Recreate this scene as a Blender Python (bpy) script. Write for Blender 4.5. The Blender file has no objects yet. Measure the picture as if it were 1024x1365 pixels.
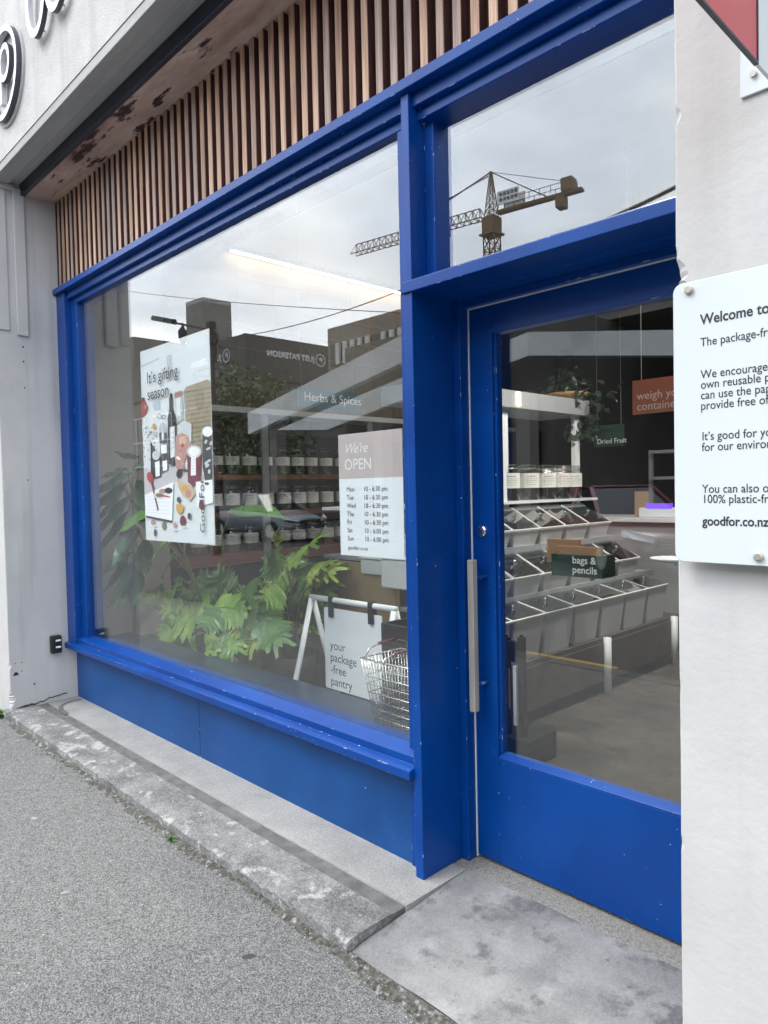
import bpy, bmesh, math, random
from mathutils import Vector, Matrix, Euler
R = math.radians
scene = bpy.context.scene
COL = scene.collection
random.seed(7)

# ------------------------------------------------------------------ camera
CAMZ = 1.48
YAW, PITCH, ROLL, FPX = R(45.98), R(1.786), R(-1.228), 947.0
PW, PH = 1024.0, 1365.0
cy, sy, cp, sp = math.cos(YAW), math.sin(YAW), math.cos(PITCH), math.sin(PITCH)
FWD = Vector((-sy*cp, cy*cp, -sp)); RGT = Vector((cy, sy, 0)); UPV = RGT.cross(FWD)
R2 = RGT*math.cos(ROLL) + UPV*math.sin(ROLL)
U2 = UPV*math.cos(ROLL) - RGT*math.sin(ROLL)
cam_d = bpy.data.cameras.new('camera'); cam = bpy.data.objects.new('camera', cam_d); COL.objects.link(cam)
m3 = Matrix((R2, U2, -FWD)).transposed()
cam.matrix_world = Matrix.Translation((0, 0, CAMZ)) @ m3.to_4x4()
cam_d.sensor_fit = 'VERTICAL'; cam_d.sensor_height = 24.0; cam_d.lens = FPX/PH*24.0
cam_d.clip_start = 0.02; cam_d.clip_end = 2000
scene.camera = cam

def ray(px, py):
    return R2*((px-PW/2)/FPX) + U2*(-(py-PH/2)/FPX) + FWD
def at(px, py, Y):                       # the point of the plane y = Y seen at a photo pixel
    d = ray(px, py); p = d*(Y/d.y); return Vector((p.x, p.y, p.z+CAMZ))
def atx(px, py, X):
    d = ray(px, py); p = d*(X/d.x); return Vector((p.x, p.y, p.z+CAMZ))

# ------------------------------------------------------------------ world, sun, exposure
SUN_EL, SUN_AZ = R(52), R(205)           # azimuth: direction the light comes from, measured from +Y clockwise
w = bpy.data.worlds.new('World'); scene.world = w; w.use_nodes = True
nt = w.node_tree; nt.nodes.clear()
def N(t, typ, **kw):
    n = t.nodes.new(typ)
    for k, v in kw.items(): setattr(n, k, v)
    return n
out = N(nt, 'ShaderNodeOutputWorld'); bg = N(nt, 'ShaderNodeBackground'); bg.inputs['Strength'].default_value = 0.1
sky = N(nt, 'ShaderNodeTexSky', sky_type='NISHITA'); sky.sun_disc = False
sky.sun_elevation = SUN_EL; sky.sun_rotation = SUN_AZ
tc = N(nt, 'ShaderNodeTexCoord')
mp = N(nt, 'ShaderNodeMapping'); mp.inputs['Scale'].default_value = (1.0, 1.0, 2.2); mp.inputs['Location'].default_value = (3.1, 1.7, 0.4)
nz = N(nt, 'ShaderNodeTexNoise'); nz.inputs['Scale'].default_value = 2.6; nz.inputs['Detail'].default_value = 7; nz.inputs['Roughness'].default_value = 0.52
nz2 = N(nt, 'ShaderNodeTexNoise'); nz2.inputs['Scale'].default_value = 1.5; nz2.inputs['Detail'].default_value = 5
r1 = N(nt, 'ShaderNodeValToRGB'); r1.color_ramp.elements[0].position = 0.36; r1.color_ramp.elements[1].position = 0.66
r1.color_ramp.elements[0].color = (12.4, 13.2, 14.4, 1); r1.color_ramp.elements[1].color = (25.2, 25.3, 25.4, 1)
r2 = N(nt, 'ShaderNodeValToRGB'); r2.color_ramp.elements[0].position = 0.40; r2.color_ramp.elements[1].position = 0.60
r2.color_ramp.elements[0].color = (0.62, 0.62, 0.62, 1); r2.color_ramp.elements[1].color = (1, 1, 1, 1)
skb = N(nt, 'ShaderNodeMixRGB', blend_type='ADD'); skb.inputs['Fac'].default_value = 1; skb.inputs['Color2'].default_value = (12, 14.5, 17, 1)
mx = N(nt, 'ShaderNodeMixRGB')
L = nt.links.new
L(tc.outputs['Generated'], mp.inputs['Vector']); L(mp.outputs[0], nz.inputs['Vector']); L(mp.outputs[0], nz2.inputs['Vector'])
L(nz.outputs[0], r1.inputs[0]); L(nz2.outputs[0], r2.inputs[0]); L(sky.outputs[0], skb.inputs['Color1'])
L(r2.outputs[0], mx.inputs['Fac']); L(skb.outputs[0], mx.inputs['Color1']); L(r1.outputs[0], mx.inputs['Color2'])
vd = N(nt, 'ShaderNodeVectorMath', operation='DOT_PRODUCT'); vd.inputs[1].default_value = Vector((-0.72, -0.62, 0.32)).normalized()
L(tc.outputs['Generated'], vd.inputs[0])
mrb = N(nt, 'ShaderNodeMapRange', interpolation_type='SMOOTHSTEP'); mrb.inputs[1].default_value = 0.35; mrb.inputs[2].default_value = 1.0; mrb.inputs[3].default_value = 0.92; mrb.inputs[4].default_value = 1.22
L(vd.outputs['Value'], mrb.inputs[0])
mul = N(nt, 'ShaderNodeVectorMath', operation='SCALE'); L(mx.outputs[0], mul.inputs[0]); L(mrb.outputs[0], mul.inputs['Scale'])
L(mul.outputs[0], bg.inputs['Color']); L(bg.outputs[0], out.inputs['Surface'])

sl = bpy.data.lights.new('sun', 'SUN'); sl.energy = 0.9; sl.angle = R(18); sl.color = (1, 0.96, 0.9)
so = bpy.data.objects.new('sun', sl); COL.objects.link(so)
sd = Vector((math.sin(SUN_AZ)*math.cos(SUN_EL), math.cos(SUN_AZ)*math.cos(SUN_EL), math.sin(SUN_EL)))
so.rotation_euler = (-sd).to_track_quat('-Z', 'Y').to_euler(); so.location = (-3, -20, 30)
scene.view_settings.view_transform = 'Standard'; scene.view_settings.look = 'None'
scene.view_settings.exposure = 0.76; scene.view_settings.gamma = 1.0
scene.cycles.max_bounces = 10; scene.cycles.transparent_max_bounces = 24; scene.cycles.glossy_bounces = 5
scene.cycles.sample_clamp_indirect = 6.0

# ------------------------------------------------------------------ materials
MATS = {}
def mat(name, c1, c2=None, scale=8.0, rough=0.5, bump=0.0, bscale=40.0, metal=0.0, spec=0.5, emit=None, stretch=(1, 1, 1), specks=None, blot=None, detail=5, rvar=0.0, grain=None, wear=None, streak=None, crack=None, lo=0.35, hi=0.65):
    """procedural surface: two colours mixed by noise, optional bump, optional sparse specks (colour, scale, density) and blots (colour, scale, lo, hi)"""
    if name in MATS: return MATS[name]
    m = bpy.data.materials.new(name); m.use_nodes = True; t = m.node_tree
    b = t.nodes['Principled BSDF']; l = t.links.new
    b.inputs['Roughness'].default_value = rough; b.inputs['Metallic'].default_value = metal
    b.inputs['Specular IOR Level'].default_value = spec
    co = N(t, 'ShaderNodeTexCoord'); ma = N(t, 'ShaderNodeMapping'); ma.inputs['Scale'].default_value = stretch
    l(co.outputs['Object'], ma.inputs['Vector'])
    n = N(t, 'ShaderNodeTexNoise'); n.inputs['Scale'].default_value = scale; n.inputs['Detail'].default_value = detail; n.inputs['Roughness'].default_value = 0.6
    l(ma.outputs[0], n.inputs['Vector'])
    rp = N(t, 'ShaderNodeValToRGB'); rp.color_ramp.elements[0].position = lo; rp.color_ramp.elements[1].position = hi
    rp.color_ramp.elements[0].color = (*c1, 1); rp.color_ramp.elements[1].color = (*(c2 or c1), 1)
    l(n.outputs[0], rp.inputs[0]); col = rp.outputs[0]
    if blot:
        for bc, bs, b0, b1 in (blot if isinstance(blot, list) else [blot]):
            n2 = N(t, 'ShaderNodeTexNoise'); n2.inputs['Scale'].default_value = bs; n2.inputs['Detail'].default_value = 6; n2.inputs['Roughness'].default_value = 0.65
            l(ma.outputs[0], n2.inputs['Vector'])
            mr = N(t, 'ShaderNodeMapRange'); mr.inputs[1].default_value = b0; mr.inputs[2].default_value = b1; l(n2.outputs[0], mr.inputs[0])
            mi = N(t, 'ShaderNodeMixRGB'); l(mr.outputs[0], mi.inputs[0]); l(col, mi.inputs[1]); mi.inputs[2].default_value = (*bc, 1); col = mi.outputs[0]
    if streak:
        sm2 = N(t, 'ShaderNodeMapping'); sm2.inputs['Scale'].default_value = (1, 1, 0.07); l(co.outputs['Object'], sm2.inputs[0])
        for bc, bs, b0, b1 in streak:
            n2 = N(t, 'ShaderNodeTexNoise'); n2.inputs['Scale'].default_value = bs; n2.inputs['Detail'].default_value = 4; l(sm2.outputs[0], n2.inputs['Vector'])
            mr = N(t, 'ShaderNodeMapRange'); mr.inputs[1].default_value = b0; mr.inputs[2].default_value = b1; l(n2.outputs[0], mr.inputs[0])
            mi = N(t, 'ShaderNodeMixRGB'); l(mr.outputs[0], mi.inputs[0]); l(col, mi.inputs[1]); mi.inputs[2].default_value = (*bc, 1); col = mi.outputs[0]
    if crack:
        cc_, cs_ = crack
        v = N(t, 'ShaderNodeTexVoronoi', feature='DISTANCE_TO_EDGE'); v.inputs['Scale'].default_value = cs_
        cn = N(t, 'ShaderNodeTexNoise'); cn.inputs['Scale'].default_value = 9; cn.inputs['Detail'].default_value = 6; l(co.outputs['Object'], cn.inputs['Vector'])
        ca = N(t, 'ShaderNodeVectorMath', operation='SCALE'); ca.inputs['Scale'].default_value = .25; l(cn.outputs['Color'], ca.inputs[0])
        cb = N(t, 'ShaderNodeVectorMath', operation='ADD'); l(co.outputs['Object'], cb.inputs[0]); l(ca.outputs[0], cb.inputs[1]); l(cb.outputs[0], v.inputs['Vector'])
        c1_ = N(t, 'ShaderNodeMath', operation='LESS_THAN'); l(v.outputs['Distance'], c1_.inputs[0]); c1_.inputs[1].default_value = 0.0014
        cm = N(t, 'ShaderNodeTexNoise'); cm.inputs['Scale'].default_value = 1.7; l(co.outputs['Object'], cm.inputs['Vector'])
        c2_ = N(t, 'ShaderNodeMath', operation='GREATER_THAN'); l(cm.outputs[0], c2_.inputs[0]); c2_.inputs[1].default_value = 0.62
        c3_ = N(t, 'ShaderNodeMath', operation='MULTIPLY'); l(c1_.outputs[0], c3_.inputs[0]); l(c2_.outputs[0], c3_.inputs[1])
        mi = N(t, 'ShaderNodeMixRGB'); l(c3_.outputs[0], mi.inputs[0]); l(col, mi.inputs[1]); mi.inputs[2].default_value = (*cc_, 1); col = mi.outputs[0]
    if grain:
        gs, g0, g1, gf = grain
        for q_, f_ in ((gs, gf), (gs*2.3, gf*.6)):
            v = N(t, 'ShaderNodeTexVoronoi'); v.inputs['Scale'].default_value = q_; l(co.outputs['Object'], v.inputs['Vector'])
            sc3 = N(t, 'ShaderNodeSeparateColor'); l(v.outputs['Color'], sc3.inputs[0])
            gr = N(t, 'ShaderNodeValToRGB'); gr.color_ramp.elements[0].color = (*g0, 1); gr.color_ramp.elements[1].color = (*g1, 1); gr.color_ramp.elements[0].position = .25; gr.color_ramp.elements[1].position = .9; l(sc3.outputs[0], gr.inputs[0])
            mi = N(t, 'ShaderNodeMixRGB'); mi.inputs[0].default_value = f_; l(col, mi.inputs[1]); l(gr.outputs[0], mi.inputs[2]); col = mi.outputs[0]
    if specks:
        for sc_, ss, dens in (specks if isinstance(specks, list) else [specks]):
            v = N(t, 'ShaderNodeTexVoronoi'); v.inputs['Scale'].default_value = ss
            wn_ = N(t, 'ShaderNodeTexNoise'); wn_.inputs['Scale'].default_value = ss*.9; wn_.inputs['Detail'].default_value = 3; l(co.outputs['Object'], wn_.inputs['Vector'])
            wa = N(t, 'ShaderNodeVectorMath', operation='SCALE'); wa.inputs['Scale'].default_value = 1.1/ss; l(wn_.outputs['Color'], wa.inputs[0])
            wb2 = N(t, 'ShaderNodeVectorMath', operation='ADD'); l(co.outputs['Object'], wb2.inputs[0]); l(wa.outputs[0], wb2.inputs[1]); l(wb2.outputs[0], v.inputs['Vector'])
            sepc = N(t, 'ShaderNodeSeparateColor'); l(v.outputs['Color'], sepc.inputs[0])
            g = N(t, 'ShaderNodeMath', operation='LESS_THAN'); l(sepc.outputs[0], g.inputs[0]); g.inputs[1].default_value = dens
            d = N(t, 'ShaderNodeMath', operation='LESS_THAN'); l(v.outputs['Distance'], d.inputs[0]); d.inputs[1].default_value = 0.18
            q = N(t, 'ShaderNodeMath', operation='MULTIPLY'); l(g.outputs[0], q.inputs[0]); l(d.outputs[0], q.inputs[1])
            mi = N(t, 'ShaderNodeMixRGB'); l(q.outputs[0], mi.inputs[0]); l(col, mi.inputs[1]); mi.inputs[2].default_value = (*sc_, 1); col = mi.outputs[0]
    if wear:
        be = N(t, 'ShaderNodeBevel'); be.samples = 4; be.inputs['Radius'].default_value = 0.004
        gn = N(t, 'ShaderNodeNewGeometry'); dd_ = N(t, 'ShaderNodeVectorMath', operation='DOT_PRODUCT'); l(be.outputs[0], dd_.inputs[0]); l(gn.outputs['True Normal'], dd_.inputs[1])
        lt_ = N(t, 'ShaderNodeMath', operation='LESS_THAN'); l(dd_.outputs['Value'], lt_.inputs[0]); lt_.inputs[1].default_value = 0.96
        wn2 = N(t, 'ShaderNodeTexNoise'); wn2.inputs['Scale'].default_value = 26; wn2.inputs['Detail'].default_value = 5; l(co.outputs['Object'], wn2.inputs['Vector'])
        gt = N(t, 'ShaderNodeMath', operation='GREATER_THAN'); l(wn2.outputs[0], gt.inputs[0]); gt.inputs[1].default_value = 0.635
        q2 = N(t, 'ShaderNodeMath', operation='MULTIPLY'); l(lt_.outputs[0], q2.inputs[0]); l(gt.outputs[0], q2.inputs[1])
        mi = N(t, 'ShaderNodeMixRGB'); l(q2.outputs[0], mi.inputs[0]); l(col, mi.inputs[1]); mi.inputs[2].default_value = (*wear, 1); col = mi.outputs[0]
    l(col, b.inputs['Base Color'])
    if rvar:
        mr = N(t, 'ShaderNodeMapRange'); mr.inputs[3].default_value = rough-rvar; mr.inputs[4].default_value = rough+rvar; l(n.outputs[0], mr.inputs[0]); l(mr.outputs[0], b.inputs['Roughness'])
    if bump:
        n3 = N(t, 'ShaderNodeTexNoise'); n3.inputs['Scale'].default_value = bscale; n3.inputs['Detail'].default_value = 6; n3.inputs['Roughness'].default_value = 0.6
        l(ma.outputs[0], n3.inputs['Vector'])
        bp = N(t, 'ShaderNodeBump'); bp.inputs['Strength'].default_value = bump; bp.inputs['Distance'].default_value = 0.01
        l(n3.outputs[0], bp.inputs['Height']); l(bp.outputs[0], b.inputs['Normal'])
    if emit:
        b.inputs['Emission Color'].default_value = (*emit[0], 1); b.inputs['Emission Strength'].default_value = emit[1]
    MATS[name] = m; return m

def glass(name, r0, tint, power=4.0):
    if name in MATS: return MATS[name]
    m = bpy.data.materials.new(name); m.use_nodes = True; t = m.node_tree; t.nodes.clear(); l = t.links.new
    o = N(t, 'ShaderNodeOutputMaterial'); mix = N(t, 'ShaderNodeMixShader'); tr = N(t, 'ShaderNodeBsdfTransparent'); gl = N(t, 'ShaderNodeBsdfGlossy')
    tr.inputs[0].default_value = (*tint, 1); gl.inputs['Roughness'].default_value = 0.0; gl.inputs['Color'].default_value = (1, 1, 1, 1)
    ge = N(t, 'ShaderNodeNewGeometry'); dp = N(t, 'ShaderNodeVectorMath', operation='DOT_PRODUCT')
    l(ge.outputs['Normal'], dp.inputs[0]); l(ge.outputs['Incoming'], dp.inputs[1])
    a = N(t, 'ShaderNodeMath', operation='ABSOLUTE'); l(dp.outputs['Value'], a.inputs[0])
    s = N(t, 'ShaderNodeMath', operation='SUBTRACT'); s.inputs[0].default_value = 1; l(a.outputs[0], s.inputs[1])
    p = N(t, 'ShaderNodeMath', operation='POWER'); l(s.outputs[0], p.inputs[0]); p.inputs[1].default_value = power
    q = N(t, 'ShaderNodeMath', operation='MULTIPLY_ADD'); l(p.outputs[0], q.inputs[0]); q.inputs[1].default_value = 1-r0; q.inputs[2].default_value = r0
    l(q.outputs[0], mix.inputs[0]); l(tr.outputs[0], mix.inputs[1]); l(gl.outputs[0], mix.inputs[2]); l(mix.outputs[0], o.inputs[0])
    MATS[name] = m; return m

CHIP = (0.55, 0.6, 0.7)
blue = mat('blue_paint', (0.0, 0.043, 0.228), (0.0, 0.055, 0.275), 3, 0.33, 0.03, 60, specks=[(CHIP, 60, 0.007), (CHIP, 130, 0.008)], blot=[((0.0, 0.033, 0.195), 1.3, 0.5, 0.7)], rvar=0.07, spec=0.3, wear=CHIP)
blue_riser = mat('blue_riser_paint', (0.001, 0.050, 0.190), (0.003, 0.066, 0.240), 2.5, 0.45, 0.04, 50, specks=[(CHIP, 60, 0.008), ((0.12, 0.22, 0.42), 150, 0.07)], blot=[((0.012, 0.075, 0.27), 1.6, 0.5, 0.75)], rvar=0.05, spec=0.35, wear=CHIP)
white_wall = mat('white_painted_plaster', (0.495, 0.487, 0.475), (0.55, 0.542, 0.53), 3.0, 0.75, 0.16, 34, streak=[((0.42, 0.412, 0.405), 7, 0.52, 0.76)], crack=((0.25, 0.25, 0.25), 1.3), blot=[((0.45, 0.46, 0.49), 1.6, 0.55, 0.75), ((0.40, 0.47, 0.52), 1.1, 0.64, 0.68)], specks=((0.35, 0.35, 0.36), 22, 0.015))
stucco = mat('rough_white_stucco', (0.45, 0.445, 0.435), (0.54, 0.533, 0.52), 5.0, 0.85, 0.6, 90, streak=[((0.38, 0.375, 0.365), 5, 0.55, 0.75)], blot=((0.50, 0.50, 0.51), 1.2, 0.55, 0.8))
shaded_white_paint = mat('shaded_white_reveal', (0.42, 0.422, 0.435), (0.48, 0.482, 0.492), 2.0, 0.6, 0.12, 14, streak=[((0.36, 0.365, 0.38), 9, 0.56, 0.72)], crack=((0.22, 0.22, 0.22), 1.6), blot=((0.55, 0.53, 0.50), 1.5, 0.55, 0.8), specks=((0.22, 0.22, 0.23), 14, 0.02))  # the piers' white paint, greyed for the shade on their returns
beam_conc = mat('beam_concrete', (0.30, 0.31, 0.30), (0.40, 0.40, 0.38), 3.0, 0.8, 0.25, 30, stretch=(0.4, 2, 2))
steel_dark = mat('dark_blue_steel', (0.010, 0.014, 0.03), (0.02, 0.026, 0.05), 5, 0.35, 0.02)
ply = mat('weathered_plywood', (0.48, 0.34, 0.27), (0.66, 0.52, 0.43), 3.5, 0.7, 0.1, 30, stretch=(1.0, 4, 1), blot=[((0.30, 0.14, 0.12), 0.9, 0.5, 0.7), ((0.045, 0.016, 0.018), 1.7, 0.56, 0.60)])
concrete = mat('ledge_concrete', (0.10, 0.10, 0.096), (0.27, 0.27, 0.265), 9, 0.9, 0.9, 70, grain=(150, (0.09, 0.09, 0.088), (0.42, 0.42, 0.41), .3), blot=[((0.065, 0.065, 0.06), 5, 0.50, 0.68), ((0.50, 0.495, 0.48), 11, 0.55, 0.62)], specks=((0.6, 0.6, 0.58), 45, 0.04))
concrete_light = mat('inner_ledge_concrete', (0.28, 0.275, 0.262), (0.40, 0.393, 0.375), 6, 0.88, 0.5, 100, grain=(220, (0.13, 0.13, 0.125), (0.44, 0.44, 0.42), .25), blot=((0.20, 0.20, 0.20), 3, 0.6, 0.75), specks=((0.15, 0.15, 0.15), 90, 0.10))
mortar = mat('dark_mortar_joint', (0.10, 0.10, 0.095), (0.16, 0.155, 0.15), 18, 0.95, 0.4, 120)
slab_m = mat('smooth_slab', (0.165, 0.163, 0.16), (0.285, 0.282, 0.277), 5, 0.6, 0.15, 40, blot=[((0.115, 0.114, 0.112), 2.6, 0.46, 0.70), ((0.07, 0.07, 0.07), 7, 0.54, 0.64), ((0.36, 0.357, 0.35), 5.5, 0.56, 0.72)], specks=((0.10, 0.10, 0.11), 40, 0.06), grain=(220, (0.14, 0.14, 0.15), (0.38, 0.38, 0.39), .18))
grit = mat('gritty_threshold', (0.17, 0.16, 0.14), (0.36, 0.35, 0.32), 160, 0.9, 0.6, 200)
pave = mat('worn_asphalt_pavement', (0.060, 0.060, 0.057), (0.20, 0.20, 0.195), 26, 0.92, 0.45, 190, detail=8, lo=0.33, hi=0.67, blot=[((0.085, 0.085, 0.081), 0.8, 0.46, 0.80), ((0.30, 0.295, 0.285), 2.6, 0.64, 0.76), ((0.06, 0.058, 0.05), 4.0, 0.63, 0.74)], grain=(235, (0.010, 0.010, 0.010), (0.38, 0.38, 0.37), .55), specks=[((0.5, 0.5, 0.48), 80, 0.05), ((0.055, 0.055, 0.053), 7, 0.10), ((0.30, 0.30, 0.29), 16, 0.03)], crack=((0.03, 0.03, 0.028), 0.7))
dirt = mat('mossy_grit', (0.035, 0.034, 0.028), (0.14, 0.136, 0.12), 60, 0.95, 0.6, 110, blot=((0.34, 0.33, 0.31), 30, 0.55, 0.66), specks=((0.45, 0.45, 0.43), 110, 0.15))
road_m = mat('road_asphalt', (0.035, 0.035, 0.036), (0.065, 0.064, 0.063), 60, 0.85, 0.4, 90)
yellow = mat('yellow_road_paint', (0.55, 0.36, 0.04), (0.45, 0.30, 0.05), 20, 0.7)
white_line = mat('white_road_paint', (0.6, 0.6, 0.58), None, 20, 0.7)
pane = glass('window_glass', 0.098, (0.965, 0.98, 0.975), 4.8)
jar_glass = glass('jar_glass', 0.10, (0.80, 0.84, 0.83), 3.0)
white_plastic = mat('white_powdercoat', (0.74, 0.78, 0.80), None, 5, 0.4)
sign_white = mat('white_sign_board', (0.60, 0.645, 0.66), (0.62, 0.665, 0.68), 2, 0.35, specks=((0.55, 0.58, 0.6), 18, 0.02))
ink = mat('dark_grey_ink', (0.02, 0.022, 0.026), None, 5, 0.6)
white_ink = mat('white_ink', (0.82, 0.82, 0.82), None, 5, 0.6)
pink = mat('dusty_pink_print', (0.54, 0.46, 0.455), None, 5, 0.5)
paper = mat('white_paper', (0.80, 0.83, 0.86), None, 5, 0.5)
metal = mat('brushed_steel', (0.36, 0.34, 0.30), (0.46, 0.44, 0.39), 30, 0.45, metal=0.35, stretch=(1, 1, 0.1))
chrome = mat('chrome', (0.75, 0.75, 0.75), None, 5, 0.12, metal=1.0)
wire_m = mat('chrome_wire', (0.72, 0.70, 0.66), None, 5, 0.25, metal=0.85)
black = mat('black_plastic', (0.012, 0.012, 0.014), None, 5, 0.4)
black_metal = mat('black_metal', (0.008, 0.009, 0.014), None, 5, 0.35)
red_m = mat('red_sign_face', (0.42, 0.045, 0.055), (0.48, 0.06, 0.07), 1.5, 0.3)
grey_bin = mat('grey_bin_plastic', (0.58, 0.60, 0.60), (0.66, 0.68, 0.68), 3, 0.42)
lid_m = glass('smoky_lid', 0.14, (0.66, 0.68, 0.69))
label_ink = mat('grey_label_ink', (0.22, 0.22, 0.21), None, 6, 0.7)
label_m = mat('jar_label', (0.70, 0.71, 0.68), (0.76, 0.77, 0.74), 6, 0.7)
timber = mat('brown_shelf_timber', (0.12, 0.045, 0.022), (0.22, 0.085, 0.04), 6, 0.5, stretch=(1, 0.2, 4))
pinkwood = mat('red_brown_timber', (0.22, 0.085, 0.065), (0.33, 0.14, 0.11), 6, 0.5, stretch=(1, 0.2, 4))
base_m = mat('grey_brown_base_panel', (0.085, 0.07, 0.06), (0.11, 0.09, 0.078), 6, 0.6)
board = mat('tan_board', (0.27, 0.19, 0.10), (0.33, 0.24, 0.13), 8, 0.7)
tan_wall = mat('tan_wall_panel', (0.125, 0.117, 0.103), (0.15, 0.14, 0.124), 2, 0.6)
lit_tan_wall = mat('lit_tan_wall_panel', (0.50, 0.47, 0.41), (0.55, 0.52, 0.46), 2, 0.6)  # near end of the tan wall, lightened to stand for light falling there
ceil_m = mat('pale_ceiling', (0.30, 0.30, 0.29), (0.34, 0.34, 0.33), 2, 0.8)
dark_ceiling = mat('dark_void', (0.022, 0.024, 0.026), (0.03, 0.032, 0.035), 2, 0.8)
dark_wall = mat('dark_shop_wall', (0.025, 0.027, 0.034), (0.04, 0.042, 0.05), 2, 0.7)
shop_floor_m = mat('polished_concrete_floor', (0.06, 0.056, 0.050), (0.095, 0.088, 0.078), 9, 0.45, 0.05, 60, blot=((0.045, 0.042, 0.037), 2.0, 0.45, 0.75), specks=((0.10, 0.09, 0.08), 110, 0.2))
bench_m = mat('blue_grey_bench', (0.014, 0.030, 0.060), (0.022, 0.042, 0.078), 5, 0.3, 0.03, 30, spec=0.3)
teal = mat('teal_sign', (0.03, 0.12, 0.16), None, 5, 0.5)
dkgreen = mat('dark_green_sign', (0.015, 0.05, 0.04), None, 5, 0.5)
orange = mat('terracotta_sign', (0.25, 0.075, 0.04), (0.28, 0.09, 0.05), 3, 0.5)
kraft = mat('kraft_card', (0.36, 0.22, 0.12), None, 5, 0.7)
counter_m = mat('pale_counter', (0.30, 0.32, 0.34), (0.34, 0.36, 0.38), 3, 0.4)
scale_led = mat('violet_display', (0.05, 0.02, 0.3), None, 5, 0.4, emit=((0.14, 0.04, 1.0), 1.2))
led = mat('warm_led', (1, 0.8, 0.5), None, 5, 0.5, emit=((1.0, 0.62, 0.27), 14.0))
lamp_glow = mat('lamp_face', (1, 0.9, 0.75), None, 5, 0.5, emit=((1.0, 0.90, 0.78), 600.0))
lamp_glow_fill = mat('fill_lamp_face', (1, 0.9, 0.75), None, 5, 0.5, emit=((1.0, 0.93, 0.84), 3600.0))
lamp_glow_aisle = mat('aisle_fill_face', (1, 0.9, 0.75), None, 5, 0.5, emit=((1.0, 0.92, 0.82), 2300.0))
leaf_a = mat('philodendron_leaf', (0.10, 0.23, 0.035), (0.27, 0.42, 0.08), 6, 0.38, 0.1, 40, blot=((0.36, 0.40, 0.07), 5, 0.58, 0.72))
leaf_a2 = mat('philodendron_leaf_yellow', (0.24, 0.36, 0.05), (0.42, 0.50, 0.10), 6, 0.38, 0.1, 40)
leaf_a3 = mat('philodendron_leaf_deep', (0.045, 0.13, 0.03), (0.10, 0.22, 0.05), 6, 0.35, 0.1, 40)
leaf_b = mat('dark_rubber_leaf', (0.03, 0.075, 0.04), (0.07, 0.14, 0.075), 6, 0.25, 0.03, 30)
leaf_d = mat('deep_shade_leaf', (0.012, 0.032, 0.018), (0.025, 0.055, 0.03), 6, 0.35)
leaf_c = mat('bright_heart_leaf', (0.07, 0.22, 0.035), (0.15, 0.33, 0.065), 5, 0.4, 0.05, 30)
stem_m = mat('green_stem', (0.10, 0.16, 0.05), (0.16, 0.14, 0.06), 9, 0.6)
weed_m = mat('weed_leaf', (0.05, 0.12, 0.025), (0.11, 0.19, 0.045), 30, 0.6)
pot_m = mat('dark_planter', (0.035, 0.033, 0.03), (0.06, 0.055, 0.05), 6, 0.6)
wicker = mat('wicker', (0.33, 0.20, 0.09), (0.42, 0.27, 0.13), 30, 0.7)
bldg_dark = mat('dark_brown_cladding', (0.11, 0.103, 0.096), (0.15, 0.14, 0.13), 1, 0.7)
bldg_fascia = mat('charcoal_fascia', (0.055, 0.054, 0.055), None, 1, 0.6)
bldg_grey = mat('grey_render', (0.20, 0.19, 0.175), (0.24, 0.23, 0.21), 1, 0.8)
bldg_cream = mat('cream_render', (0.42, 0.40, 0.37), (0.48, 0.46, 0.43), 1, 0.8)
park_white = mat('white_parapet', (0.66, 0.69, 0.70), (0.72, 0.75, 0.76), 0.8, 0.7, blot=((0.42, 0.43, 0.43), 0.7, 0.55, 0.8))
win_dark = mat('dark_window_glass', (0.03, 0.035, 0.04), None, 1, 0.15)
crane_m = mat('crane_steel', (0.19, 0.10, 0.035), (0.13, 0.07, 0.028), 1, 0.7)
maroon = mat('maroon_car_paint', (0.10, 0.008, 0.016), None, 1, 0.2, spec=0.7)
silver = mat('silver_car_paint', (0.16, 0.18, 0.20), None, 1, 0.25, metal=0.3)
rubber = mat('tyre_rubber', (0.012, 0.012, 0.012), None, 5, 0.8)
car_glass = mat('car_glass', (0.02, 0.025, 0.03), None, 1, 0.05)
lamp_clear = mat('headlamp_lens', (0.6, 0.62, 0.64), None, 1, 0.1, spec=0.8)
bark = mat('bark', (0.07, 0.055, 0.04), (0.11, 0.09, 0.07), 8, 0.9, 0.5, 20)
tree_leaf = mat('street_tree_leaf', (0.055, 0.09, 0.03), (0.11, 0.15, 0.055), 0.9, 0.6)
letter_edge = mat('dark_letter_edge', (0.05, 0.055, 0.07), None, 5, 0.4)
letter_m = mat('brushed_letter_metal', (0.50, 0.51, 0.55), (0.56, 0.57, 0.60), 4, 0.35, metal=0.25)
iron = mat('wrought_iron', (0.02, 0.019, 0.018), None, 5, 0.6)

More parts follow.
